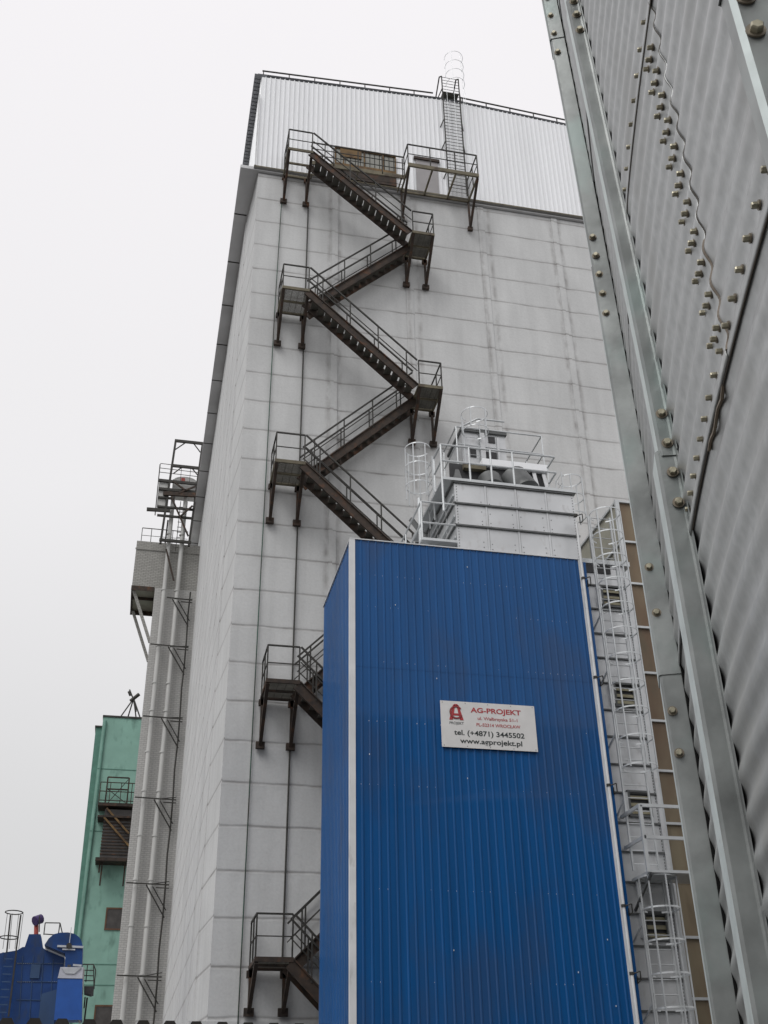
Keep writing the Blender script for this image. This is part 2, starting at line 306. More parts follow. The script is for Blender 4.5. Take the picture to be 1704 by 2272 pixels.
# ------------------------------------------------------------------ fire escape
YO, YM, YI = 29.5, 30.2, 30.88
esc = thing('fire_escape', (3.2, YI, 0), 'rusty brown zigzag steel stair climbing the white silo', 'fire escape')
def rail_run(mb, pts, zs=(1.1, .55), posts=True, t=.045, postat=None):
    for a, b in zip(pts[:-1], pts[1:]):
        a = Vector(a); b = Vector(b)
        for i, h in enumerate(zs): mb.beam(a+Vector((0, 0, h)), b+Vector((0, 0, h)), t if i == 0 else t*.6, t if i == 0 else t*.6)
    for p in (postat or pts): mb.beam(Vector(p), Vector(p)+Vector((0, 0, zs[0])), .04, .04)
def landing(x0, x1, z, right=False, low=1.5):
    ed = MB()
    ed.box((x0, YO, z-.07), (x1, YO+.05, z+.05)); ed.box((x0, YI-.05, z-.1), (x1, YI, z)); ed.box((x0-.003, YO+.05, z-.09), (x0+.05, YI-.05, z+.003)); ed.box((x1-.05, YO+.05, z-.09), (x1+.003, YI-.05, z+.003))
    ed.box((x0+.05, YM-.03, z-.09), (x1-.05, YM+.03, z-.01))
    L = ed.build('landing', 'olive' if z > 20 else 'rust', esc)
    g = MB(); n = 46 if right else 32
    for i in range(n if z < 35 else 0):
        y = YO+.08+i*(YI-YO-.16)/(n-1); g.beam((x0+.05, y, z-.02), (x1-.05, y, z-.02), .017, .014)
    for i in range(4):
        x = x0+.15+i*(x1-x0-.3)/3
        if z < 35: g.beam((x, YO+.05, z-.03), (x, YI-.05, z-.03), .012, .012)
    if g.v: g.build('grating', 'grating', L)
    r = MB()
    if right: rail_run(r, [(x0+.05, YO+.03, z), (x1-.03, YO+.03, z), (x1-.03, YI-.05, z)], postat=[(x0+.05, YO+.03, z), (x1-.03, YO+.03, z), (x1-.03, YM, z), (x1-.03, YI-.05, z)])
    else: rail_run(r, [(x1-.04, YO+.03, z), (x0+.03, YO+.03, z), (x0+.03, YI-.05, z)], postat=[(x1-.04, YO+.03, z), (x0+.03, YO+.03, z), (x0+.03, YM, z), (x0+.03, YI-.05, z)])
    r.build('railing', 'darksteel', L)
    for x in (x0+.06, x1-.06):
        b = MB(); b.beam((x, YO+.04, z-.08), (x, YI-.02, z-low), .10, .10, (1, 0, 0)); b.beam((x, YI-.03, z-low), (x, YI-.03, z-.1), .08, .06)
        b.box((x-.13, YI-.06, z-low-.1), (x+.13, YI+.06, z-low+.1)); b.box((x-.1, YI-.06, z-.28), (x+.1, YI+.06, z-.1)); b.build('bracket', 'rust', L)
    return L
LX0, LX1, RX0, RX1 = 3.17, 4.18, 8.08, 8.98
LZ = [35.76, 28.55, 21.1, 13.5, 5.97]; RZ = [32.25, 24.86, 17.4, 9.75]
for z in LZ: landing(LX0, LX1, z, low=1.5 if z > 8 else 1.1)
for z in RZ: landing(RX0, RX1, z, True)
def flight(xa, za, xb, zb, y0, y1, mid=.5):
    sdir = Vector((xb-xa, 0, zb-za)); up = Vector((-sdir.z, 0, sdir.x)).normalized()
    if up.z < 0: up = -up
    st = MB()
    st.beam(Vector((xa, y0, za))-up*.14, Vector((xb, y0, zb))-up*.14, .035, .30, up); st.beam(Vector((xa, y1, za))-up*.14, Vector((xb, y1, zb))-up*.14, .035, .30, up)
    st.beam(Vector((xa, y0-.03, za))+up*.0, Vector((xb, y0-.03, zb)), .07, .035, up); st.beam(Vector((xa, y0-.03, za))-up*.28, Vector((xb, y0-.03, zb))-up*.28, .07, .03, up)
    F = st.build('stair_flight', 'rust', esc)
    n = 16; rest = MB()
    for i in range(1, n):
        t = i/n; x = xa+(xb-xa)*t; z = za+(zb-za)*t-.10
        vis = (x < 5.0 or z > 15.5)
        b = MB() if vis else rest
        b.box((x-.125, y0+.02, z-.035), (x+.125, y1-.02, z))
        if vis: b.build('tread', 'grating', F)
    if rest.v: tag(rest.build('treads', 'grating', F), kind='stuff')
    for yy, hh_ in ((y0-.01, 1.1), (y1+.01, 1.1)):
        r = MB()
        a = Vector((xa, yy, za)); b = Vector((xb, yy, zb)); h = Vector((0, 0, 1))
        r.beam(a+h*hh_, b+h*hh_, .05, .05); r.beam(a+h*(.62), b+h*(.62), .028, .028)
        for t in (.12, .38, .64, .9): r.beam(a.lerp(b, t)-h*.1, a.lerp(b, t)+h*hh_, .04, .04)
        r.build('railing', 'darksteel', F)
for i in range(4):
    flight(LX1, LZ[i], RX0, RZ[i], YO+.03, YM-.04)
    flight(RX0, RZ[i], LX1, LZ[i+1], YM+.06, YI-.03)
flight(LX1, LZ[4], RX0, 2.2, YO+.03, YM-.04)
# upper platform and walkway along the metal storey
PX0, PX1 = 8.02, 10.97; z = 35.78
pl = MB(); pl.box((PX0, 29.42, z-.02), (PX1, 29.49, z+.16))
for x in (PX0, 9.0, 9.98, PX1-.07): pl.box((x, 29.49, z-.02), (x+.06, YI, z+.08))
pl.box((PX0, YI-.07, z-.02), (PX1, YI, z+.08)); P = pl.build('upper_platform', 'olive', esc)
g = MB()
for k in range(26): g.beam((PX0+1.96, 29.53+k*.052, z+.09), (PX1, 29.53+k*.052, z+.09), .010, .010)
g.build('grating', 'grating', P)
r = MB(); rail_run(r, [(PX0, 30.1, z+.1), (PX0, 29.45, z+.1), (PX1-.03, 29.45, z+.1), (PX1-.03, YI, z+.1)], zs=(1.15, .6), postat=[(PX0, 30.1, z+.1), (PX0, 29.45, z+.1), (8.95, 29.45, z+.1), (10.0, 29.45, z+.1), (PX1-.03, 29.45, z+.1), (PX1-.03, 30.1, z+.1), (PX1-.03, YI-.05, z+.1)])
r.build('railing', 'darksteel', P)
for x in (PX0+.04, PX1-.04):
    b = MB(); b.beam((x, 29.5, z-.03), (x, YI, z-1.5), .09, .09, (1, 0, 0)); b.beam((x, YI-.03, z-1.5), (x, YI-.03, z), .08, .06); b.box((x-.1, YI-.07, z-1.6), (x+.1, YI+.05, z-1.42)); b.build('bracket', 'rust', P)
wk = MB(); wk.box((LX1, 30.08, z-.06), (PX0, 30.13, z+.14)); 
for k in range(3): wk.box((LX1+.1+k*1.8, 30.13, z-.05), (LX1+.14+k*1.8, YI, z+.03))
WK = wk.build('walkway', 'olive', esc)
g = MB()
for k in range(3): g.beam((LX1, 30.25+k*.25, z+.045), (PX0, 30.25+k*.25, z+.045), .012, .012)
g.build('grating', 'rust', WK)
r = MB(); rail_run(r, [(LX1, 30.1, z+.1), (PX0, 30.1, z+.1)], zs=(1.1, .75, .4), postat=[(LX1+.02, 30.1, z), (5.1, 30.1, z), (6.1, 30.1, z), (7.1, 30.1, z), (7.95, 30.1, z)]); r.build('railing', 'darksteel', WK)

# ------------------------------------------------------------------ caged ladders
def ladder(name, label, x, y, z0, z1, w, m, cage=None, group=None, out=(0, -1), mrung=None, rung=.3, r=.022, standoff=None):
    """ladder with stringers at x +- w/2 (or along y when it faces sideways); cage=(z0,z1,radius,step,nstraps)"""
    T = thing(name, (x, y, z0), label, 'ladder', group)
    o = Vector((out[0], out[1], 0)); s = Vector((-out[1], out[0], 0)); c = Vector((x, y, 0)); h = Vector((0, 0, 1))
    for sg in (-1, 1):
        b = MB(); b.beam(c+s*sg*w/2+h*z0, c+s*sg*w/2+h*z1, r*2, r*2); b.build('stringer', m, T)
    k = 0; rg = MB()
    while z0+.15+k*rung < z1: rg.tube(c-s*w/2+h*(z0+.15+k*rung), c+s*w/2+h*(z0+.15+k*rung), r*.6, 5); k += 1
    rg.build('rungs', mrung or m, T)
    if cage:
        ca, cb, R, st, ns = cage; cc = c+o*R*.95
        z = cb
        def pt(a): return cc+(o*math.cos(a)+s*math.sin(a))*R
        while z > ca-.01:
            hb = MB(); ps = [pt(rad(-155+310*i/18)) for i in range(19)]
            for a, b in zip(ps[:-1], ps[1:]): hb.beam(a+h*z, b+h*z, .010, .036, (0, 0, 1))
            hb.build('cage_hoop', m, T); z -= st
        for i in range(ns):
            a = rad(-110+220*i/(ns-1)); b = MB(); b.beam(pt(a)*1+h*ca, pt(a)+h*cb, .03, .03); b.build('cage_strap', m, T)
    if standoff:
        for z in standoff:
            for sg in (-1, 1): MB().beam(c+s*sg*w/2+h*z, c+s*sg*(w/2+.14)-o*.25+h*(z-.35), .035, .035).build('standoff', m, T)
    return T
T = ladder('roof_ladder', 'dark ladder with pale hoop cage up the white ribbed top storey to the roof', 10.47, 30.72, 36.0, 43.4, .78, 'darksteel', rung=.2, standoff=(37.4, 39.2, 40.6, 42.6))
for sg in (-1, 1):
    x = 10.47+sg*.39; MB().path([(x, 30.72, 43.4), (x-.02, 31.0, 43.7), (x-.02, 31.9, 43.0), (x-.02, 31.9, 42.0)], .03, 6).build('grab_rail', 'darksteel', T)
MB().box((10.1, 30.75, 42.40), (10.85, 31.5, 42.44)).build('step_over', 'grating', T)
hp = MB()
for k, z in enumerate((44.6, 44.0, 43.4, 42.8)):
    ps = [(10.66+.42*math.cos(rad(a)), 30.6-.42*math.sin(rad(a)), z) for a in range(-20, 201, 20)]
    hp.path(ps, .010, 5)
for a in (0, 60, 120, 180): hp.tube((10.66+.42*math.cos(rad(a)), 30.6-.42*math.sin(rad(a)), 37.2), (10.66+.42*math.cos(rad(a)), 30.6-.42*math.sin(rad(a)), 44.6), .008, 5)
hp.build('cage', 'rail', T)

# ------------------------------------------------------------------ blue clad dryer housing
BY, BX0, BX1, BZ, BD = 23.0, 4.42, 10.44, 14.70, 26.95
bl = thing('blue_housing', (BX0, BY, 0), 'tall bright blue ribbed metal tower block with white corner trims', 'dryer housing')
zs = [0, 3.6, 8.62, 11.35, 14.08, BZ]
for i in range(len(zs)-1):
    corr((BX0+.1, BY), (BX1-.09, BY), zs[i], zs[i+1]+(.06 if i < len(zs)-2 else 0), .186, .020, (0, .66, .78, .90, .95), base=.005*(i % 2)).build('front_sheet', 'blue', bl)
M_['blueside'] = mat('blue_side_sheet', (.045, .20, .43), .33, var=.08, scale=.7, stretch=(6, 1, .25))
corr((BX0, BD), (BX0, BY+.1), 0, BZ, .186, .014, (0, .80, .85, .95, 1)).build('side_sheet', 'blue', bl)
MB().add([(BX0+.02, BY+.02, BZ-.01), (BX1, BY+.02, BZ-.01), (BX1, BD, BZ-.01), (BX0+.02, BD, BZ-.01)], [(0,1,2,3)]).build('roof', 'galv', bl)
MB().add([(BX1-.001, BY+.1, 0), (BX1-.001, BD, 0), (BX1-.001, BD, BZ), (BX1-.001, BY+.1, BZ), (BX0, BD, 0), (BX0, BD, BZ)], [(0,1,2,3), (1,4,5,2)]).build('rear_sheet', 'blue', bl)
t = MB().box((BX0-.03, BY-.03, 0), (BX0+.10, BY-.002, BZ)).box((BX0-.03, BY-.002, 0), (BX0-.003, BY+.12, BZ)); t.build('corner_trim', 'trim', bl)
t = MB().box((BX1-.09, BY-.03, 0), (BX1+.0, BY-.002, BZ)); t.build('corner_trim', 'trim', bl)
MB().box((BX1+.0, BY-.01, 0), (BX1+.11, BY+.25, BZ-.05)).build('rear_post', 'blue', bl)
t = MB().box((BX0-.03, BY-.035, BZ), (BX1+.02, BY+.1, BZ+.025)).box((BX0-.035, BY+.1, BZ), (BX0+.1, BD, BZ+.025)); t.build('top_flashing', 'trim', bl)
sc_ = MB()                                                 # fixings and droppings
for z in (13.75, 12.9, 11.5, 10.05, 8.6, 6.4, 4.6):
    for k in range(30):
        if random.random() < .45:
            x = BX0+.22+k*.186; s_ = .010; sc_.box((x, BY-.008, z+random.uniform(-.01, .01)), (x+s_, BY-.001, z+s_*1.5))
for k in range(16):
    x = random.uniform(BX0+.3, BX1-.3); z = random.uniform(3, 14.3); sc_.box((x, BY-.024, z), (x+.016, BY-.016, z+.03))
sc_.build('fixing_screws', 'speck', bl)
# white downpipe with clamps
dp = thing('downpipe', (BX1, BY-.06, 0), 'slim pale downpipe along the right edge of the blue tower', 'pipe')
MB().tube((BX1-.04, BY-.09, 0), (BX1-.04, BY-.09, 15.75), .035, 10).build('pipe', 'trim', dp, True)
for z in (15.98, 14.13, 11.45, 8.82, 6.18, 4.82):
    c = MB().tube((BX1-.04, BY-.09, z-.03), (BX1-.04, BY-.09, z+.03), .05, 10); c.path([(BX1, BY-.09, z), (BX1+.13, BY-.14, z+.04), (BX1+.17, BY-.05, z-.12), (BX1+.10, BY-.02, z-.18), (BX1+.06, BY-.12, z-.05)], .014, 5); c.build('clamp', 'darksteel', dp)
# sign
sg = thing('company_sign', (6.5, 22.95, 9.54), 'white rectangular company sign with red emblem and black phone number on the blue wall', 'sign')
MB().box((6.5, 22.945, 9.53), (8.78, 22.955, 10.63)).build('board', 'signw', sg)
bt = MB()
for x in (6.55, 7.1, 7.64, 8.2, 8.73):
    for z in (9.57, 10.59): bt.tube((x, 22.938, z), (x, 22.946, z), .010, 6)
bt.build('rivets', 'signg', sg)
def text(s, x, z, h, m, width=None, bold=0.0, name='lettering'):
    cu = D.curves.new('lettering', 'FONT'); cu.body = s; cu.size = h; cu.extrude = .0015; cu.offset = bold
    o = D.objects.new('tmp', cu); COL.objects.link(o); bpy.context.view_layer.update()
    me = D.meshes.new_from_object(o.evaluated_get(bpy.context.evaluated_depsgraph_get())); D.objects.remove(o)
    x0 = min(v.co.x for v in me.vertices); x1 = max(v.co.x for v in me.vertices); k = (width/(x1-x0)) if width else 1
    off = wloc(sg)
    for v in me.vertices:
        a, b, c = v.co; v.co = ((a-x0)*k+x-off[0], 22.9425-c-off[1], b+z-off[2])
    me.materials.append(M_[m]); o = D.objects.new(name, me); COL.objects.link(o); o.parent = sg
    return o
text('AG-PROJEKT', 7.22, 10.385, .165, 'signr', 1.22, .004)
text('ul. Wałbrzyska 51-1', 7.38, 10.215, .105, 'signp', .96, .0015)
text('PL-52314 WROCŁAW', 7.34, 10.06, .105, 'signp', 1.06, .002)
text('tel. (+4871) 3445502', 6.80, 9.83, .165, 'signk', 1.68, .003)
text('www.agprojekt.pl', 6.93, 9.64, .165, 'signk', 1.48, .003)
text('PROJEKT', 6.70, 10.075, .085, 'signg', .34, .001)
lg = MB(); cx_, cz_ = 6.87, 10.37; ya, yb = 22.938, 22.945   # red A with a foot, crossed by an open ring
for sgn in (-1, 1):
    lg.front([(cx_+sgn*.015, cz_+.17), (cx_+sgn*.065, cz_+.17), (cx_+sgn*.17, cz_-.19), (cx_+sgn*.085, cz_-.19)], ya, yb)
lg.front([(cx_-.06, cz_-.035), (cx_+.06, cz_-.035), (cx_+.07, cz_-.085), (cx_-.07, cz_-.085)], ya, yb)
lg.front([(cx_-.04, cz_+.19), (cx_+.04, cz_+.19), (cx_+.05, cz_+.15), (cx_-.05, cz_+.15)], ya, yb)
lg.build('emblem_letter', 'signr', sg)
def arc(mb, a0, a1, r0, r1, y0, y1, n=26):
    for i in range(n):
        p, q = rad(a0+(a1-a0)*i/n), rad(a0+(a1-a0)*(i+1)/n); c0 = cz_-.01
        mb.front([(cx_+r0*math.cos(p), c0+r0*math.sin(p)), (cx_+r1*math.cos(p), c0+r1*math.sin(p)), (cx_+r1*math.cos(q), c0+r1*math.sin(q)), (cx_+r0*math.cos(q), c0+r0*math.sin(q))], y0, y1)
rk = MB(); arc(rk, 38, 335, .122, .160, 22.932, 22.935); rk.build('emblem_outline', 'signk', sg)
rg = MB(); arc(rg, 40, 333, .130, .152, 22.929, 22.932); rg.build('emblem_ring', 'signr', sg)

# ------------------------------------------------------------------ galvanised dryer head on top of the blue housing
e1 = lambda x, y, Y: AY(880+x/6.636, 900+y/6.636, Y)
e2 = lambda x, y, Y: AY(1080+x/6.636, 900+y/6.636, Y)
GY, GX0, GX1, GZ = 23.25, 7.23, 10.56, 16.86
dr = thing('dryer_head', (GX0, GY, BZ), 'grey galvanised steel dryer box with railed platform standing on the blue tower', 'dryer')
MB().box((GX0, GY, BZ), (GX1, 26.6, GZ)).build('casing', 'galv', dr)
for z in (16.82, 16.18, 15.52):
    b = MB().box((GX0-.02, GY-.05, z), (GX1+.04, GY-.003, z+.045)).box((GX0-.05, GY-.05, z), (GX0-.003, 26.6, z+.045)); b.build('horizontal_rib', 'galvdark', dr)
for x in (8.05, 8.89, 9.73):
    b = MB().box((x, GY-.018, BZ), (x+.05, GY-.003, GZ-.04)); b.build('seam_strip', 'galv', dr)
    b = MB().box((x+.052, GY-.006, BZ), (x+.062, GY-.002, GZ-.05)); b.build('seam_shadow_gap', 'galvdark', dr)
b = MB()
for z in np.arange(BZ+.06, GZ, .085):
    for x in (GX0+.05, GX1-.06): b.box((x, GY-.014, z), (x+.018, GY-.002, z+.018))
for x in (8.02, 8.86, 9.70):
    for z0_ in (14.95, 15.1, 15.62, 15.72, 16.0, 16.3):
        b.box((x-.09, GY-.01, z0_), (x-.07, GY-.002, z0_+.02)); b.box((x+.14, GY-.01, z0_-.04), (x+.16, GY-.002, z0_-.02))
b.build('rivets', 'galvdark', dr)
for y in (24.0, 24.9, 25.8): MB().box((GX0-.03, y, BZ), (GX0-.003, y+.06, GZ)).build('side_seam', 'galv', dr)
# top plate & railing
MB().box((6.9, GY-.07, GZ+.01), (10.63, 26.6, GZ+.09)).build('top_plate', 'rail', dr)
r = MB()
def tubes(mb, pts, rr=.028): mb.path([tuple(p) for p in pts], rr, 8)
for z in (17.46, 17.97):
    tubes(r, [(6.9, 23.9, z), (6.9, GY-.05, z), (10.12, GY-.05, z), (10.12, 23.75, z)])
for x in (6.9, 7.68, 8.28, 8.9): r.tube((x, GY-.05, 16.9), (x, GY-.05, 17.97), .028, 8)
r.tube((6.9, GY-.05, 15.9), (6.9, GY-.05, 16.9), .03, 8)
for y in (23.9,): r.tube((6.9, y, 16.9), (6.9, y, 17.97), .025, 8)
r.tube((10.12, 23.75, 16.9), (10.12, 23.75, 17.97), .022, 8)
r.build('platform_railing', 'rail', dr)
# side platform left
r = MB()
for z in (15.5, 16.12): tubes(r, [(7.2, GY-.05, z), (6.3, GY-.05, z), (6.3, 26.5, z)], .026)
for p in ((6.3, GY-.05), (6.3, 24.9), (6.3, 26.4)): r.tube((*p, 15), (*p, 16.12), .024, 8)
for z in (15.2, 15.82, 16.45): r.beam((7.19, GY, z), (7.19, 26.5, z), .03, .06)
r.build('side_railing', 'rail', dr)
MB().box((6.28, GY-.08, 14.98), (7.22, 26.5, 15.05)).build('side_platform', 'rail', dr)
for k, (x, y) in enumerate(((6.55, 24.3), (6.75, 24.9), (6.95, 25.6))): MB().tube((x, y, 14.9), (x, y, 16.9), .05, 8).build('riser_pipe', 'rail', dr)
MB().beam((6.95, 24.6, 15.6), (6.55, 25.2, 16.75), .12, .12).build('motor_arm', 'galvdark', dr)
MB().box((6.62, 25.1, 15.3), (6.84, 25.4, 16.0)).build('switch_box', 'dark', dr)
# rear equipment on the head
MB().box((7.35, 23.95, GZ+.1), (10.15, 24.0, 17.92)).build('duct_backplate', 'dark', dr)
b = MB().box(tuple(e1(1270, 880, 23.85)), (10.18, 24.1, 18.13)); b.build('cover_beam', 'clad', dr)
MB().box((7.72, 23.80, 17.72), (8.35, 24.2, 17.90)).build('cross_beam', 'olive', dr)
c = MB().tube((8.45, 23.7, 17.02), (8.45, 23.93, 17.45), .34, 20); c.build('fan_duct', 'galvdark', dr, True)
MB().tube((9.35, 23.6, 16.95), (9.15, 23.93, 17.6), .42, 20).build('fan_duct', 'galvdark', dr, True)
for x in (9.72, 10.0): MB().beam((x, 23.55, 16.92), (x+.05, 23.93, 17.9), .10, .04).build('duct_brace', 'galv', dr)
MB().hexa([(7.3,23.5,GZ+.1),(7.6,23.5,GZ+.1),(7.7,25,GZ+.1),(7.3,25,GZ+.1)], [(7.5,23.9,17.7),(7.6,23.9,17.7),(7.7,25,17.9),(7.5,25,17.9)]).build('hood', 'galvdark', dr)
hb = MB().box((8.09, 25, 18.0), (9.42, 26.4, 19.8)).build('elevator_head', 'galv', dr)
MB().box((8.04, 24.93, 19.78), (9.46, 26.4, 19.86)).build('head_lid', 'galvdark', hb)
for a, bb_ in (((8.90, 19.48), (9.10, 19.70)), ((8.80, 18.92), (9.12, 19.16)), ((8.32, 18.92), (8.5, 19.2))):
    MB().box((a[0], 24.98, a[1]), (bb_[0], 24.997, bb_[1])).build('opening', 'dark', hb)
MB().box((8.63, 24.90, 18.2), (8.76, 24.98, 19.75)).build('post', 'galv', hb); MB().box((9.14, 24.93, 18.3), (9.20, 24.99, 19.65)).build('post', 'galv', hb)
r = MB()
tubes(r, [(7.92, 26.4, 19.9), (7.92, 24.95, 19.9), (10.55, 24.95, 19.9), (10.55, 26.4, 19.9)], .024)
tubes(r, [(7.92, 26.4, 19.3), (7.92, 24.95, 19.3), (10.55, 24.95, 19.25), (10.55, 26.4, 19.25)], .022)
for p in ((7.92, 24.95), (10.55, 24.95), (10.55, 26.3), (7.92, 26.3)): r.tube((*p, 18.5), (*p, 19.9), .022, 8)
tubes(r, [(8.05, 25.0, 19.93), (8.60, 24.95, 20.27), (9.42, 24.95, 20.27)], .028)
r.build('upper_railing', 'rail', dr)
ladder('cage_ladder', 'small caged ladder on the left side of the galvanised dryer box', 6.98, 24.6, 16.3, 18.35, .5, 'rail', cage=(17.0, 18.7, .36, .62, 5), group='caged ladders on the dryer', out=(-1, 0), r=.016)
ladder('cage_ladder', 'short caged ladder above the elevator head, highest of the dryer cages', 8.38, 24.92, 18.2, 20.1, .5, 'rail', cage=(19.5, 20.13, .38, .62, 4), group='caged ladders on the dryer', out=(0, -1), r=.014)
ladder('cage_ladder', 'thin caged ladder at the right rear corner of the galvanised dryer box', 10.66, 24.3, 15.5, 18.1, .45, 'rail', cage=(16.7, 18.0, .34, .6, 4), group='caged ladders on the dryer', out=(1, 0), r=.012)

# ------------------------------------------------------------------ galvanised column right of the blue tower
TY, TX0, TX1, TZ = 23.5, 10.56, 11.95, 14.92
tw = thing('dryer_column', (TX0, TY, 0), 'narrow grey galvanised column with louvred hatches right of the blue tower', 'dryer')
MB().box((TX0, TY, 0), (TX1-.12, TY+2.6, TZ)).build('casing', 'galv', tw)
MB().box((TX0+.05, TY-.06, TZ-.02), (TX1+.06, TY+2.7, TZ+.11)).build('roof_flashing', 'rail', tw)
MB().box((TX0+.1, TY-.03, TZ-.28), (TX1-.5, TY-.003, TZ-.05)).build('dark_gap', 'dark', tw)
zr = [14.25, 13.57, 12.88, 12.22, 11.55, 10.85, 10.18, 9.5, 8.82, 8.12, 7.46, 6.79, 6.11, 5.44, 4.78, 4.14, 3.5, 2.8, 2.1]
for i, z in enumerate(zr): MB().box((TX0+.1, TY-.045, z), (TX1-.03, TY-.003, z+.04)).build('horizontal_rib', 'galvdark', tw)
MB().box((TX1-.12, TY-.05, 0), (TX1-.03, TY+.02, TZ-.35)).build('edge_strip', 'galv', tw)
b = MB()
for z in np.arange(2, TZ-.4, .07): b.box((TX1-.15, TY-.012, z), (TX1-.135, TY-.002, z+.035))
b.build('rivets', 'galvdark', tw)
for z0_ in (13.71, 11.02, 8.33, 5.62):
    hw = MB().box((11.08, TY-.07, z0_), (11.14, TY-.003, z0_+.52)).box((11.6, TY-.07, z0_), (11.66, TY-.003, z0_+.52)).box((11.08, TY-.07, z0_-.05), (11.66, TY-.003, z0_)).box((11.08, TY-.07, z0_+.52), (11.66, TY-.003, z0_+.57)).build('hatch', 'galvdark', tw)
    MB().box((10.98, TY-.12, z0_), (11.06, TY-.004, z0_+.5)).build('hatch_cover', 'galv', hw)
    lv = MB().box((11.14, TY-.012, z0_), (11.6, TY-.004, z0_+.52)); lv.build('opening', 'dark', hw)
    lv = MB()
    for k in range(3): lv.hexa([(11.14,TY-.055,z0_+.02+k*.17),(11.6,TY-.055,z0_+.02+k*.17),(11.6,TY-.02,z0_+.10+k*.17),(11.14,TY-.02,z0_+.10+k*.17)], [(11.14,TY-.05,z0_+.05+k*.17),(11.6,TY-.05,z0_+.05+k*.17),(11.6,TY-.016,z0_+.115+k*.17),(11.14,TY-.016,z0_+.115+k*.17)])
    lv.build('louvres', 'lou', hw)
ladder('cage_ladder', 'long caged ladder up the grey column between the blue tower and the round bin', 11.20, 23.22, 7.0, 16.2, .62, 'rail', cage=(9.2, 16.06, .40, .68, 5), group='caged ladders on the grey column', r=.022, standoff=[z-.1 for z in (13.4, 11.9, 10.3, 8.7)])
ladder('cage_ladder', 'lower caged ladder below the small railed platform on the grey column', 11.25, 23.22, 1.0, 6.85, .62, 'rail', cage=(2.8, 6.78, .40, .66, 5), group='caged ladders on the grey column', r=.022, standoff=(5.9, 4.3, 2.9))
ap = thing('access_platform', (11.6, 23, 6.8), 'small railed steel platform across the grey column, half hidden by the bin post', 'platform')
MB().box((10.9, 22.42, 6.80), (13.4, 23.4, 6.86)).build('deck', 'rail', ap)
r = MB()
for z in (7.55, 8.25):
    r.beam((10.86, 22.42, z), (13.4, 22.42, z), .06, .07); r.beam((10.86, 22.42, z), (10.86, 23.45, z), .06, .07)
for x in (10.86, 12.2, 13.4): r.beam((x, 22.42, 6.8), (x, 22.42, 8.25), .08, .06)
r.build('railing', 'rail', ap)
b = MB().beam((10.93, 22.44, 6.78), (10.93, 23.48, 6.2), .05, .05, (1, 0, 0)).beam((13.0, 22.44, 6.78), (12.4, 23.48, 5.0), .07, .07, (1, 0, 0)); b.build('brace', 'galvdark', ap)

# beige clad hall behind the column
bh = thing('beige_hopper', (12.7, 25, 0), 'beige brown sheet metal housing with light ribs behind the grey column', 'housing')
MB().box((12.68, 25, 0), (18, 31-.4, 17.9)).build('casing', 'beige', bh)
MB().add([(12.675, 25.05, 0), (12.675, 30.5, 0), (12.675, 30.5, 17.85), (12.675, 25.05, 17.85)], [(0,1,2,3)]).build('left_sheet', 'beigeside', bh)
for k in range(14):
    z = 17.86-k*1.33
    MB().box((12.62, 24.93, z), (18, 24.997, z+.06)).box((12.62, 24.93, z), (12.67, 30.5, z+.06)).build('horizontal_rib', 'rail', bh)
MB().box((12.60, 24.92, 0), (12.72, 24.999, 17.93)).build('corner_angle', 'rail', bh)
for y in (27, 29): MB().box((12.63, y, 0), (12.674, y+.06, 17.9)).build('vertical_rib', 'galvdark', bh)

# ------------------------------------------------------------------ round corrugated grain bin, close on the right
BR = 16.0; BC = np.array([16.288, -3.575])
def bow(z, s):                                             # the wall leans a few centimetres with height
    sp = lambda v: (v+math.sqrt(v*v+.25))/2-.0
    a = min(max((s-42.6)/1.6, 0), 1); f = (1-a)*.0245*sp(z-5.3)+a*.030*sp(z-3.5)
    return min(f, .10)*min(max((44.95-s)/.7, 0), 1)
BDIR = np.array([-math.cos(rad(30)), math.sin(rad(30))])
def onbin(s, z, off=0.0):                                  # s = metres along the wall, off = distance outwards
    th = s/BR; p = BC+np.array([math.cos(th), math.sin(th)])*(BR+off)+BDIR*bow(z, s); return (p[0], p[1], z)
PZ, ZS = .102, 3.085
def prof(z): return .0060*math.cos(2*PI*(z-ZS-.015)/PZ)
gb = thing('grain_bin', (BC[0], BC[1], 0), 'huge round corrugated galvanised grain bin filling the right side, very near', 'grain bin')
def sheet(s0, s1, z0, z1, off, ns, name='wall_sheet'):
    nzz = max(2, int(round((z1-z0)/PZ*10))); vs = []; fs = []
    for i in range(ns+1):
        s = s0+(s1-s0)*i/ns
        for j in range(nzz+1):
            z = z0+(z1-z0)*j/nzz; vs.append(onbin(s, z, off+.0042*(1-j/nzz)+prof(z)))
    w = nzz+1
    for i in range(ns):
        for j in range(nzz): fs.append((i*w+j, i*w+j+1, (i+1)*w+j+1, (i+1)*w+j))
    o = MB().add(vs, fs).build(name, 'bingalv', gb, True)
    md = o.modifiers.new('thickness', 'SOLIDIFY'); md.thickness = .003; md.offset = 0
    return o
EDGE = 44.935
for k in range(-2, 7):
    z0, z1 = max(.02, ZS+1.224*k), ZS+1.224*(k+1)+.11
    st = EDGE+(0 if k == 0 else (-1.35 if k % 2 else .9))
    if k == 0:
        sheet(EDGE-.14, 47.5, z0, z1, .003*0, 26); sheet(42.3, EDGE, z0, z1, .0035, 30)
    else: sheet(42.3, 47.5, z0, z1, .0, 54)
    sheet(47.5, 42.3+2*PI*BR, z0, z1, .0, 150)
rv = MB(); n = 96; rz_ = ZS+1.224*7
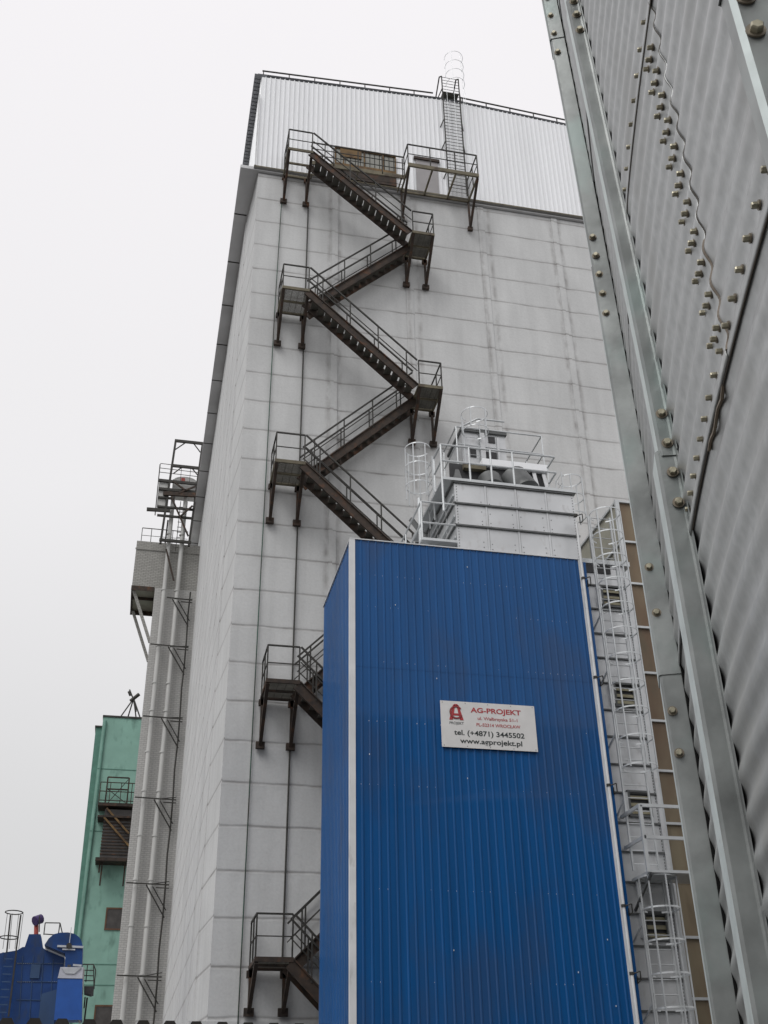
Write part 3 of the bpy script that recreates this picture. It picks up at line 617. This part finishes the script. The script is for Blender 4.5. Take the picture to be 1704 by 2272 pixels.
for i in range(n):
    a, b = 2*PI*i/n, 2*PI*(i+1)/n
    rv.add([(BC[0]+(BR+.2)*math.cos(a), BC[1]+(BR+.2)*math.sin(a), rz_), (BC[0]+(BR+.2)*math.cos(b), BC[1]+(BR+.2)*math.sin(b), rz_), (BC[0], BC[1], rz_+5)], [(0,1,2)])
rv.build('conical_roof', 'galv', gb)
# seam lines: sealant beads
def bead(pts, r, m, nm='sealant_bead'): MB().path(pts, r, 5).build(nm, m, gb)
bead([onbin(s, ZS-.002, .0052+prof(ZS)) for s in np.arange(43.6, 46.6, .1)], .0019, 'bead')
bead([onbin(s, ZS+1.224-.002, .0052+prof(ZS+1.224)) for s in np.arange(43.6, 46.6, .1)], .0020, 'bead')
bead([onbin(EDGE+.002+.004*math.sin(z*9), z, .0060+prof(z)) for z in np.arange(ZS+.02, ZS+1.25, .01)], .0013, 'bead')
bead([onbin(EDGE-.02-(i/12)*.33+.0, ZS+.035-.045*min(i/4, 1)+.006*math.sin(i*1.3), .008) for i in range(13)], .0045, 'beadb')
bead([onbin(EDGE+.002+.004*math.sin(z*9), z, .006+prof(z)) for z in np.arange(ZS+.02, ZS+.35, .01)], .0036, 'beadb')
# bolts
def boltmesh(r, h, n=6):
    mb = MB(); mb.tube((0, 0, 0), (0, 0, .0035), r*1.45, 16); mb.tube((0, 0, .0035), (0, 0, .0035+h*.8), r, n); mb.tube((0, 0, .0035+h*.8), (0, 0, .0035+h), r, n, r*.8)
    me = D.meshes.new('bolt'); me.from_pydata(mb.v, [], mb.f); me.update()
    me.materials.append(M_['bolt']); me.materials.append(M_['washer'])
    for i, p in enumerate(me.polygons): p.material_index = 1 if i < 18 else 0
    return me
BM = boltmesh(.0072, .0130); BB = boltmesh(.0118, .012)
def bolt(p, nrm, me, parent):
    o = D.objects.new('bolt', me); COL.objects.link(o); o.parent = parent
    o.rotation_euler = Vector(nrm).to_track_quat('Z', 'Y').to_euler(); o.rotation_euler.rotate_axis('Z', random.uniform(0, 1)); o.location = Vector(p)-wloc(parent)
def wn(s): return (math.cos(s/BR), math.sin(s/BR), 0)
for i in range(13): s = 44.935-i*.089; zb = ZS+1.224+.062; bolt(onbin(s, zb, .004+prof(zb)), wn(s), BM, gb)
for i in range(4): s = 45.03+i*.10; bolt(onbin(s, ZS+1.286, .004+prof(ZS+1.286)), wn(s), BM, gb)
for i in range(15): s = 45.40-i*.0885; zb = ZS+.072; bolt(onbin(s, zb, .006+prof(zb)), wn(s), BM, gb)
for k in range(11):
    zb = ZS+.052+PZ*(k+.5)+.0; zb = ZS+.05+PZ*k+.051
    for j in range(3):
        s = 44.845+(j-1)*.039+(ZS+1.2-zb)*.03; bolt(onbin(s, zb+(.012 if j == 0 else 0), .006+prof(zb)), wn(s), BM, gb)
# farther seams, seen edge-on beyond the first post
for k in range(12):
    zb = ZS+1.3+PZ*k
    for j in range(2): s = 43.02+j*.06; bolt(onbin(s, zb, .004+prof(zb)), wn(s), BM, gb)
# stiffener posts
def circ_hit(azd):                                         # where a line of sight at this bearing meets the wall
    d = az(azd); b = -2*(d@BC); c = BC@BC-BR*BR; t = (-b-math.sqrt(b*b-4*c))/2; p = d*t
    th = math.atan2(p[1]-BC[1], p[0]-BC[0]) % (2*PI); return th*BR, t
def post(s, h, splices, bolts, width=.115, lip=.02, top=10.4, foot=.009, bright=(4,), upper=None):
    """hat section standing off the wall at arc position s: near web, outer face, far web"""
    P = None
    zz = [.05]+splices+[top]
    for i in range(len(zz)-1):
        z0, z1 = zz[i], zz[i+1]; g = .004 if i % 2 else 0
        if i and upper: h, width = upper
        mb = MB(); sec = [(s+.035+g, foot), (s+.001+g, foot), (s+g, foot+.008), (s+.004+g, h-.008+g), (s-.006+g, h+g), (s-width-g, h+g), (s-width-.004-g, h-.01+g), (s-width-g, foot), (s-width-.04-g, foot)]
        nzz = max(2, int((z1-z0)/.15)); vs = []
        for j in range(nzz+1):
            z = z0+(z1+.02-z0)*j/nzz
            for a, o in sec: vs.append(onbin(a, z, o))
        m = len(sec); fs = [(j*m+i2, j*m+i2+1, (j+1)*m+i2+1, (j+1)*m+i2) for j in range(nzz) for i2 in range(m-1)]
        o = mb.add(vs, fs).build('post_length' if P else 'stiffener_post', 'binpost', P or gb)
        o.data.materials.append(M_['bright'])
        for f_ in o.data.polygons:
            if f_.index % (m-1) in bright: f_.material_index = 1  # faces painted as lit take the paler copy
        md = o.modifiers.new('thickness', 'SOLIDIFY'); md.thickness = .003; md.offset = 0
        if P is None: P = o
    for z, dh in bolts:
        th = s/BR; nrm = (-math.sin(th), math.cos(th), 0); q = onbin(s+.006, z, dh)
        bolt(q, tangent_to_cam(s), BB, P)
    return P
def tangent_to_cam(s):
    th = s/BR; t = np.array([-math.sin(th), math.cos(th)]); p = BC+np.array([math.cos(th), math.sin(th)])*BR
    if t@(-p) < 0: t = -t
    return (t[0], t[1], 0)
def place_post(az_foot, az_top):
    s, t = circ_hit(az_foot); th = s/BR; n = np.array([math.cos(th), math.sin(th)]); p = BC+n*BR
    # height at which the near web's outer corner lies on bearing az_top
    d = az(az_top); A = np.array([[n[0], -d[0]], [n[1], -d[1]]]); h, k = np.linalg.solve(A, -p); return s, h, t
s1, h1, t1 = place_post(31.05, 29.68)
print('post1', s1, h1, t1)
sl_, tl = circ_hit(28.95)
n2 = 0
# second post just beyond the point where the wall turns out of sight
S2 = s1 - 1.9 if False else None
def bearing(p): return math.degrees(math.atan2(p[0], p[1]))
best = None
for s_ in np.arange(41.5, 43.6, .02):
    for h_ in (.085,):
        p = onbin(s_, 2, h_); b_ = bearing(p)
        if best is None or abs(b_-27.85) < best[0]: best = (abs(b_-27.85), s_, h_)
print('post2', best)
zpx = lambda t, d: 1.6+t*d
post(s1, h1, [zpx(.625, t1), zpx(1.395, t1)], [(zpx(a, t1), h1*.42) for a in (1.43, 1.395, 1.365, 1.331, .678, .640, .604, .567)], upper=(h1*.76, .075))
s2, h2 = best[1], best[2]; t2 = np.hypot(*onbin(s2, 2)[:2])
post(s2, h2, [zpx(.386, t2), zpx(.90, t2), zpx(1.33, t2)], [(zpx(a, t2), h2*.72) for a in (1.42, 1.38, 1.34, 1.30, .95, .92, .89, .86, .83, .50, .45, .35, .31)], foot=-.03)
b = MB()  # black strip painting the deep shade between bin wall and second post
def shade_edge(z):
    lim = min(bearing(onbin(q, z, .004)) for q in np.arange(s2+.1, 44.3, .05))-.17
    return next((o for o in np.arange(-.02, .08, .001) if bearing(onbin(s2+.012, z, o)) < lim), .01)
gz = [.05+k*.148 for k in range(71)]; gg = [shade_edge(z) for z in gz]
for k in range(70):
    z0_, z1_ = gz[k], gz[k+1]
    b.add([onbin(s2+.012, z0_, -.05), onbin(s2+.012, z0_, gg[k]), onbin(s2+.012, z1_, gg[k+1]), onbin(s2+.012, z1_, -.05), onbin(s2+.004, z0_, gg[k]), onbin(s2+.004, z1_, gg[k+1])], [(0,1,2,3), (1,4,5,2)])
b.build('shade_gap_strip', 'black', gb)
s0, h0, t0 = place_post(44.3, 40.6)
print('post0', s0, h0, t0)
post(s0, h0, [zpx(1.19, t0*1.08)], [(zpx(a, t0*1.0), h0*.76) for a in (1.31, 1.245, 1.18)], width=.038, bright=(3,))

# ------------------------------------------------------------------ white brick tower far left
KY = 58.0
kt = thing('brick_tower', (-.4, KY, 0), 'tall narrow white brick tower with overhanging top beside the silo', 'tower')
MB().box((-.42, KY, 0), (3.2, KY+8, 30.2)).build('wall', 'wbrick', kt)
tb = MB().box((-1.73, KY, 30.2), (2.4, KY+3.35, 33.2)).build('upper_storey', 'ybrick', kt)
MB().box((-1.77, KY-.05, 32.62), (2.4, KY-.003, 32.72)).build('ledge', 'ybrick', tb)
sb = MB().box((-1.76, KY-.02, 29.95), (-.46, KY-.003, 30.24)).box((-1.76, KY, 30.08), (-1.66, KY+3.3, 30.19)).box((-1.76, KY+3.2, 29.9), (-.42, KY+3.3, 30.19)).box((-1.7, KY+1.3, 30.02), (-.45, KY+1.42, 30.19)); sb.build('underside_beam', 'rust', kt)
MB().box((-1.72, KY+.02, 30.17), (-.43, KY+3.2, 30.195)).build('underside_panel', 'beigeside', kt)
for y in (KY+.3, KY+3.1): MB().beam((-1.6, y, 30.05), (-.40, y, 26.9), .16, .16, (0, 1, 0)).build('diagonal_strut', 'ybrick', kt)
r = MB(); rail_run(r, [(-1.5, KY+.1, 33.2), (1.2, KY+.1, 33.2)], zs=(.95, .45), t=.04, postat=[(x, KY+.1, 33.2) for x in (-1.5, -.95, -.35, .3, 1.0)]); r.build('roof_railing', 'darksteel', kt)
for i, (xb, xt, lab) in enumerate(((.06, .12, 'left of the two pale vertical grain pipes on the white brick tower'), (.80, .87, 'right of the two pale vertical grain pipes, nearer the big silo'))):
    gp = thing('grain_pipe', (xb, KY-.4, 0), lab, 'pipe', 'grain pipes on the brick tower')
    MB().tube((xb+.03, KY-.35, 0), (xt, KY-.35, 36.4), .125, 16).build('pipe', 'pipe', gp, True)
    for z in (33.6, 29.9, 26.4, 24.2, 22.6, 20.3, 18.2, 15.9, 13.7, 11.5, 9.3, 7.3): MB().tube((xb+.03, KY-.35, z), (xb+.03, KY-.35, z+.07), .155, 16).build('collar', 'pipe', gp, True)
cn = MB().path([(1.62-.04*(i % 3 == 1)-.012*i*.3, KY-.22, 30-i*1.5) for i in range(19)], .045, 6)
cn = tag(cn.build('cable_run', 'darksteel'), 'dark crooked cable run down the brick tower next to the silo edge', 'cable')
for z in (29.3, 26.36, 22.16, 17.76, 13.48, 9.2):
    b = thing('pipe_bracket', (.6, KY-.2, z), {29.3: 'topmost dark bracket on the brick tower, just below the overhanging storey', 26.36: 'dark steel bracket second from the top, level with the strut foot', 22.16: 'dark steel bracket third from the top, level with the green roof',
        17.76: 'dark steel bracket fourth from the top, level with the rusty scaffold', 13.48: 'dark steel bracket across the pipes above the lowest one', 9.2: 'lowest dark steel bracket across the pale pipes'}[z], 'bracket', 'pipe brackets on the brick tower')
    MB().beam((-.36 if z < 29 else .3, KY-.62, z+.05), (1.75, KY-.62, z), .05, .06).beam((.75, KY-.62, z), (1.75, KY-.2, z+.25), .04, .04).beam((1.1, KY-.62, z-.15), (1.75, KY-.62, z-.16), .05, .05).build('cross_bar', 'darksteel', b)
    MB().beam((.62, KY-.6, z-.02), (1.65, KY-.25, z-1.5), .05, .05).beam((.95, KY-.6, z-.1), (1.7, KY-.25, z-1.15), .04, .04).build('brace', 'darksteel', b)
# steel frame and elevator head over the brick tower
FY = 57.4
hf = thing('lifting_frame', (.7, FY, 33), 'dark steel lifting frame with railed decks above the brick tower', 'steel frame')
for x0, x1 in ((-.36, -.06), (1.28, 1.6)):
    MB().beam((x0, FY, 32.8), (x1, FY, 40.2), .13, .13).build('column', 'darksteel', hf)
for z, xa, xb in ((40.15, -.12, 1.62), (38.3, -.12, 1.62), (37.15, -.85, 1.5), (36.55, -.8, 1.5), (35.95, -.78, .2), (35.3, -.76, 1.4), (34.7, -.72, 1.4), (33.05, -.45, 1.4)):
    MB().beam((xa, FY-.02, z), (xb, FY-.02, z), .12, .17 if z > 36 or z == 33.05 else .12).build('beam', 'darksteel', hf)
MB().beam((-.5, FY-.1, 36.2), (1.5, FY-.1, 36.3), .14, .26).build('channel', 'rust', hf); MB().beam((-1.36, FY, 35.05), (0, FY, 35.1), .14, .2).build('jib', 'darksteel', hf)
for a, b_ in (((-.04, 39.5), (.55, 40.1)), ((1.5, 39.5), (1.05, 40.1)), ((0, 37.75), (.5, 38.3)), ((1.5, 37.75), (1.05, 38.3))): MB().beam((a[0], FY, a[1]), (b_[0], FY, b_[1]), .05, .06).build('knee_brace', 'darksteel', hf)
for a, b_ in (((0, 37.1), (.85, 36.5)), ((1.4, 36.9), (.4, 36.3)), ((0, 36.0), (1.2, 33.4)), ((.65, 34.7), (1.3, 35.5)), ((.0, 32.4), (.6, 30.4))): MB().beam((a[0], FY-.15, a[1]), (b_[0], FY-.15, b_[1]), .09, .09).build('diagonal_brace', 'rust', hf)
MB().beam((-.84, FY, 34.7), (-.86, FY, 38.3), .06, .06).build('column', 'darksteel', hf); MB().beam((-.10, FY+1, 33), (-.06, FY+1, 35), .09, .09).build('column', 'darksteel', hf)
r = MB(); 
for z in (38.38, 38.05, 37.75): r.beam((-.84, FY, z), (1.5, FY, z-.05), .03, .03)
for x in (-.84, -.2, .45, 1.0): r.beam((x, FY, 37.2), (x, FY, 38.35), .03, .03)
r.build('deck_railing', 'darksteel', hf)
MB().box((-.8, FY+.05, 35.3), (-.15, FY+.12, 37.1)).build('pale_panel', 'pipe', hf)
for x in (.45, .85): MB().beam((x+.1, FY+.3, 32.6), (x+.14, FY+.3, 36), .04, .04).build('ladder_rail', 'darksteel', hf)
r = MB()
for k in range(9): r.beam((.52, FY+.3, 32.8+k*.35), (.98, FY+.3, 32.8+k*.35), .03, .03)
r.build('ladder_rungs', 'darksteel', hf)
eh = thing('elevator_head', (.75, FY+.3, 36.3), 'rounded grey elevator head with a red spot inside the lifting frame', 'elevator')
pts = [(0, 36.35), (0, 37.45)]+[(.75-.75*math.cos(rad(a))*.98, 37.35+.38*math.sin(rad(a))) for a in range(20, 181, 16)]+[(1.46, 36.35)]
MB().front(pts, FY+.2, FY+.8).build('housing', 'pipe', eh); MB().box((.5, FY+.16, 37.35), (.72, FY+.199, 37.6)).build('red_marker', 'red', eh)
# ------------------------------------------------------------------ green building
GB = 75.0
gr = thing('green_building', (-3.1, GB, 0), 'tall sea green rendered building with stained walls behind the brick tower', 'building')
MB().box((-3.16, GB, 0), (3, GB+12, 28.3)).build('wall', 'green', gr)
MB().box((-3.2, GB-.06, 28.3), (3, GB+12, 28.42)).build('roof_edge', 'darksteel', gr)
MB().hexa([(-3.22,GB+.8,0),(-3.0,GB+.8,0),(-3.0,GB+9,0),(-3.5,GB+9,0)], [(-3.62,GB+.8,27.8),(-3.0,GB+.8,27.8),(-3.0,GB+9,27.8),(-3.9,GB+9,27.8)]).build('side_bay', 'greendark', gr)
MB().box((-3.68, GB+.7, 27.8), (-3.1, GB+9, 27.9)).build('bay_roof', 'darksteel', gr)
for x0, x1, z0_, z1_ in ((-1.55, -.3, 14.25, 15.62), (-1.6, -.3, 7.4, 9.9), (-1.6, -.3, 2, 4)):
    wn_ = MB().box((x0+.08, GB-.03, z0_+.08), (x1-.08, GB-.003, z1_-.08)).build('window', 'windark', gr)
    MB().box((x0, GB-.06, z0_), (x0+.1, GB-.003, z1_)).box((x1-.1, GB-.06, z0_), (x1, GB-.003, z1_)).box((x0+.1, GB-.06, z1_-.1), (x1-.1, GB-.003, z1_)).box((x0+.1, GB-.06, z0_), (x1-.1, GB-.003, z0_+.1)).build('frame', 'winbrown', wn_)
dpp = MB().tube((-2.95, GB-.1, 0), (-2.95, GB-.1, 28), .06, 8); dpp.build('drain_pipe', 'greendark', gr)
for z in (24.6, 20.4, 12.2, 11.0): MB().box((-3.15, GB-.02, z), (2.9, GB-.002, z+.05)).build('render_joint', 'greendark', gr)
an = thing('roof_tripod', (-1.2, GB+.5, 28.4), 'dark tripod mast with a small lamp arm on the green roof', 'mast')
for x, y in ((-2.05, .3), (-1.62, 1.5), (-.62, .3), (-.85, 1.4)): MB().tube((x, GB+y, 28.4), (-1.25, GB+.6, 30.0), .05, 6).build('leg', 'darksteel', an)
MB().tube((-1.45, GB+.6, 29.8), (-.9, GB+.6, 30.35), .13, 8).build('lamp', 'darksteel', an); MB().tube((-1.2, GB+.6, 29.8), (-1.6, GB+.6, 30.65), .05, 6).build('arm', 'darksteel', an)
MB().tube((-1.25, GB+.6, 30.0), (-1.0, GB+.5, 29.0), .07, 6).build('cable_box', 'darksteel', an); MB().tube((-1.65, GB+.6, 30.5), (-1.5, GB+.6, 30.2), .09, 6).build('insulator', 'darksteel', an)
sf = thing('steel_balcony', (-1.7, 73.8, 18), 'rusty brown railed steel balcony and louvre box on the green wall', 'balcony')
SY = 73.6
r = MB()
for z in (23.3, 22.7, 22.1): r.beam((-2.75, SY, z), (-.5, SY, z), .05, .05)
for x in (-2.75, -2.1, -1.4, -.7): r.beam((x, SY, 21.8), (x, SY, 23.3), .05, .05)
r.build('railing', 'rust', sf)
r = MB()
for z in (23.8, 23.0): r.beam((-2.35, SY+.5, z), (-.95, SY+.5, z), .08, .08)
for x in (-2.35, -.95): r.beam((x, SY+.5, 21.9), (x, SY+.5, 23.8), .09, .09)
r.beam((-2.3, SY+.5, 21.9), (-1.0, SY+.5, 23.7), .04, .04); r.beam((-1.0, SY+.5, 22.1), (-2.3, SY+.5, 23.0), .04, .04); r.build('lifting_gate', 'rust', sf)
MB().box((-2.78, SY-.03, 21.75), (-.5, GB, 21.95)).build('deck', 'rust', sf); MB().box((-2.72, SY, 21.0), (-.5, GB, 21.12)).build('lower_deck', 'rust', sf)
lb = MB().box((-2.3, SY+.3, 18.5), (-.5, GB, 21.6)).build('machine_box', 'windark', sf); r = MB()
for k in range(13): r.beam((-2.32, SY+.27, 18.7+k*.2), (-.5, SY+.27, 18.7+k*.2), .05, .07)
r.build('louvres', 'rust', lb)
MB().box((-2.55, SY+.1, 18.25), (-.5, GB, 18.45)).build('base_beam', 'rust', sf)
for x in (-2.35, -2.2, -.75): MB().beam((x+.1, SY+.6, 16.8 if x > -2.3 else 17.6), (x+.1, SY+.6, 18.3), .10, .10).build('leg', 'rust', sf)
for a, b_ in (((-2.2, 21.6), (-.6, 20.0)), ((-2.3, 21.0), (-.5, 19.2))): MB().beam((a[0], SY+.05, a[1]), (b_[0], SY+.05, b_[1]), .08, .12).build('diagonal_brace', 'winframe', sf)

# ------------------------------------------------------------------ blue filter unit bottom left
e4 = lambda x, y, Y=38.0: AY(x/6.381, 1980+y/6.381, Y)
xz = lambda *ps: [(float(p[0]), float(p[2])) for p in (e4(*q) for q in ps)]
FU = 38.0
fu = thing('filter_unit', (-3, FU, 0), 'dark blue dust filter unit with rounded duct at the lower left', 'filter unit')
pb = xz((-60, 880), (0, 860), (240, 820), (320, 772), (590, 775), (640, 805), (915, 915)); zlo = 3.0
MB().front(pb+[(pb[-1][0], zlo), (pb[0][0], zlo)], FU, FU+3).build('hopper_body', 'bluem', fu)
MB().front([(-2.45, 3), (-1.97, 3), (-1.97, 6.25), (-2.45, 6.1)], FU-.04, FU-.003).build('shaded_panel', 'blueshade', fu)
a, b_ = e4(640, 800), e4(915, 915); MB().beam((a[0], FU-.03, a[2]), (b_[0], FU-.03, b_[2]), .05, .05).build('roof_edge', 'silver', fu)
sm = MB()
for x in (330, 480, 620, 760): a, b_ = e4(x, 850 if x < 640 else 900), e4(x-60, 1780); sm.beam((a[0], FU-.012, a[2]-.1), (b_[0], FU-.012, b_[2]), .02, .02)
for y in (1000, 1260, 1520): a, b_ = e4(235, y), e4(905 if y < 1400 else 820, y+12); sm.beam((a[0], FU-.012, a[2]), (b_[0], FU-.012, b_[2]), .02, .02)
sm.build('panel_seam', 'blueshade', fu)
sm = MB()
for k in range(24):
    a = e4(250+k*27, 1012); sm.box((a[0], FU-.02, a[2]), (a[0]+.02, FU-.012, a[2]+.02)); a = e4(250+k*27, 1272); sm.box((a[0], FU-.02, a[2]), (a[0]+.02, FU-.012, a[2]+.02))
sm.build('rivets', 'greycap', fu)
a = e4(500, 1120); MB().box((a[0]-.14, FU-.05, a[2]-.2), (a[0]+.14, FU-.012, a[2]+.2)).build('inspection_hatch', 'blueshade', fu)
c = xz((340, 770), (405, 575), (570, 575), (600, 775)); MB().front(c, FU+.2, FU+.9).build('top_hood', 'bluem', fu)
MB().tube((float(e4(500, 580)[0]), FU+.5, 7.85), (float(e4(500, 440)[0]), FU+.5, 8.2), .07, 10).build('outlet_neck', 'red', fu)
MB().tube((float(e4(500, 370)[0])-.04, FU+.35, 8.30), (float(e4(530, 370)[0])+.08, FU+.5, 8.40), .15, 10).build('fan_motor', 'purple', fu, True)
du = xz((640, 780), (700, 690), (770, 630), (860, 608), (970, 605), (1060, 625), (1125, 670), (1160, 730), (1175, 800), (1165, 1090), (930, 1090), (930, 900))
MB().front(du, FU-.5, FU+.3).build('curved_duct', 'bluem', fu)
a, b_ = e4(820, 800), e4(1185, 815); MB().beam((a[0], FU-.53, a[2]), (b_[0], FU-.53, b_[2]), .06, .06).build('duct_flange', 'silver', fu)
a, b_ = e4(890, 845), e4(1070, 850); MB().beam((a[0], FU-.53, a[2]), (b_[0], FU-.53, b_[2]), .06, .04).build('duct_flange', 'silver', fu)
a = e4(985, 800); MB().tube((a[0], FU-.62, a[2]), (a[0], FU-.5, a[2]), .085, 12).build('valve', 'darksteel', fu); MB().tube((a[0], FU-.56, a[2]), (a[0], FU-.56, a[2]+.55), .012, 6).build('valve_rod', 'silver', fu)
a, b_ = e4(1040, 1065), e4(1160, 1075); MB().beam((a[0], FU-.53, a[2]), (b_[0], FU-.53, b_[2]), .06, .06).build('duct_flange', 'silver', fu)
cb = xz((835, 1275), (1175, 1280), (1165, 1850), (780, 1850)); MB().front(cb, FU-.9, FU-.1).build('cabinet', 'bluelt', fu)
MB().front(xz((870, 1120), (1185, 1122), (1172, 1278), (832, 1272)), FU-.92, FU-.1).build('cabinet_hood', 'greycap', fu)
MB().front(xz((885, 1130), (1160, 1130), (1065, 1215), (940, 1210)), FU-.95, FU-.921).build('hood_panel', 'silver', fu)
MB().front(xz((1175, 1120), (1200, 1125), (1145, 1860), (1118, 1860)), FU-.85, FU-.1).build('cabinet_edge', 'pipe', fu)
MB().tube((float(e4(990, 1080)[0])-.06, FU-.5, 6.83), (float(e4(990, 1080)[0])+.04, FU-.5, 6.83), .06, 10).build('inlet', 'dark', fu)
r = MB()
P_ = lambda x, y: tuple(e4(x, y, FU+.1))
for a, b_ in (((640, 430), (850, 433)), ((640, 430), (620, 600)), ((850, 433), (825, 600)), ((630, 590), (825, 603)), ((825, 600), (815, 790)), ((850, 433), (885, 590)), ((560, 330), (555, 560))): r.tube(P_(*a), P_(*b_), .018, 6)
r.build('top_railing', 'darksteel', fu)
r = MB()
for x in (850, 875): r.tube(P_(x-20, 620), P_(x-30, 880), .03, 6)
r.build('bracing_rods', 'winframe', fu)
r = MB(); P_ = lambda x, y: tuple(e4(x, y, FU-.4))
for a, b_ in (((1170, 1020), (1325, 1018)), ((1325, 1018), (1330, 1370)), ((1325, 1018), (1355, 1105)), ((1355, 1105), (1330, 1370)), ((1240, 1020), (1215, 1270)), ((1170, 1100), (1330, 1105)), ((1190, 1178), (1320, 1180)), ((1190, 1250), (1330, 1250))): r.tube(P_(*a), P_(*b_), .016, 6)
r.build('side_railing', 'darksteel', fu)
MB().front(xz((1195, 1370), (1330, 1370), (1325, 1475), (1290, 1490), (1195, 1465)), FU-.7, FU-.2).build('gearbox', 'dark', fu)
MB().beam(P_(1235, 1490), P_(1190, 1850), .05, .05).beam(P_(1205, 1480), P_(1190, 1640), .04, .04).build('support_leg', 'darksteel', fu)
fl = thing('cage_ladder', (-3.8, FU-.3, 3), 'dark caged ladder on the left flank of the blue filter unit', 'ladder')
P_ = lambda x, y: tuple(e4(x, y, FU-.25))
MB().beam(P_(230, 850), P_(120, 1760), .07, .05).build('stringer', 'dark', fl); MB().beam(P_(45, 850), P_(-70, 1760), .05, .05).build('stringer', 'bluem', fl)
for x, x2 in ((150, 95), (295, 225)): MB().beam(P_(x, 320), P_(x2, 850), .045, .045).build('handrail', 'darksteel', fl)
r = MB()
for k in range(10): y = 940+k*108; r.beam(P_(60-k*12, y), P_(185-k*13, y+3), .02, .03)
r.build('rungs', 'blueshade', fl)
for z, x0, x1 in ((8.43, -3.87, -3.33), (7.68, -3.92, -3.36)):
    hbm = MB(); ps = [((x0+x1)/2+(x1-x0)/2*math.cos(rad(a)), FU-.3-.35*math.sin(rad(a)), z) for a in range(0, 361, 30)]; hbm.path(ps, .018, 5); hbm.build('cage_hoop', 'darksteel', fl)
for x, x2 in ((105, 40), (175, 130), (265, 210), (330, 265)): MB().beam(P_(x, 300), P_(x2, 800), .014, .014).build('cage_strap', 'darksteel', fl)

# ------------------------------------------------------------------ unseen hall added behind the camera to shade the yard and mirror in the blue sheets
ft = thing('added_hall', (5, -22, 0), 'long brown brick hall, unseen, added behind the camera for shade and reflections', 'building')
MB().box((-6, -34, 0), (32, -22, 27)).build('wall', 'ybrick', ft)
for i in range(8):
    for j in range(7): MB().box((-4+i*4.6, -21.99, 2+j*3.6), (-1+i*4.6, -21.9, 4.2+j*3.6)).build('window', 'windark', ft)  # windows of the added, unseen hall

# ------------------------------------------------------------------ fence whose teeth just enter the frame
fe = thing('sheet_fence', (0, 8, 0), 'dark trapezoidal fence top peeking over the bottom edge', 'fence')
b = MB(); k = 0
for i in range(-14, 26):
    x = -.71+i*.172; zt = 2.405-.014*max(0, (x+.5))
    b.front([(x-.075, 0), (x+.075, 0), (x+.072, zt-.07), (x+.028, zt), (x-.028, zt), (x-.072, zt-.07)], 8.0, 8.03)
b.build('pickets', 'fence', fe)
MB().box((-3.2, 8.031, 0), (3.7, 8.07, 2.2)).build('rail_sheet', 'fence', fe)
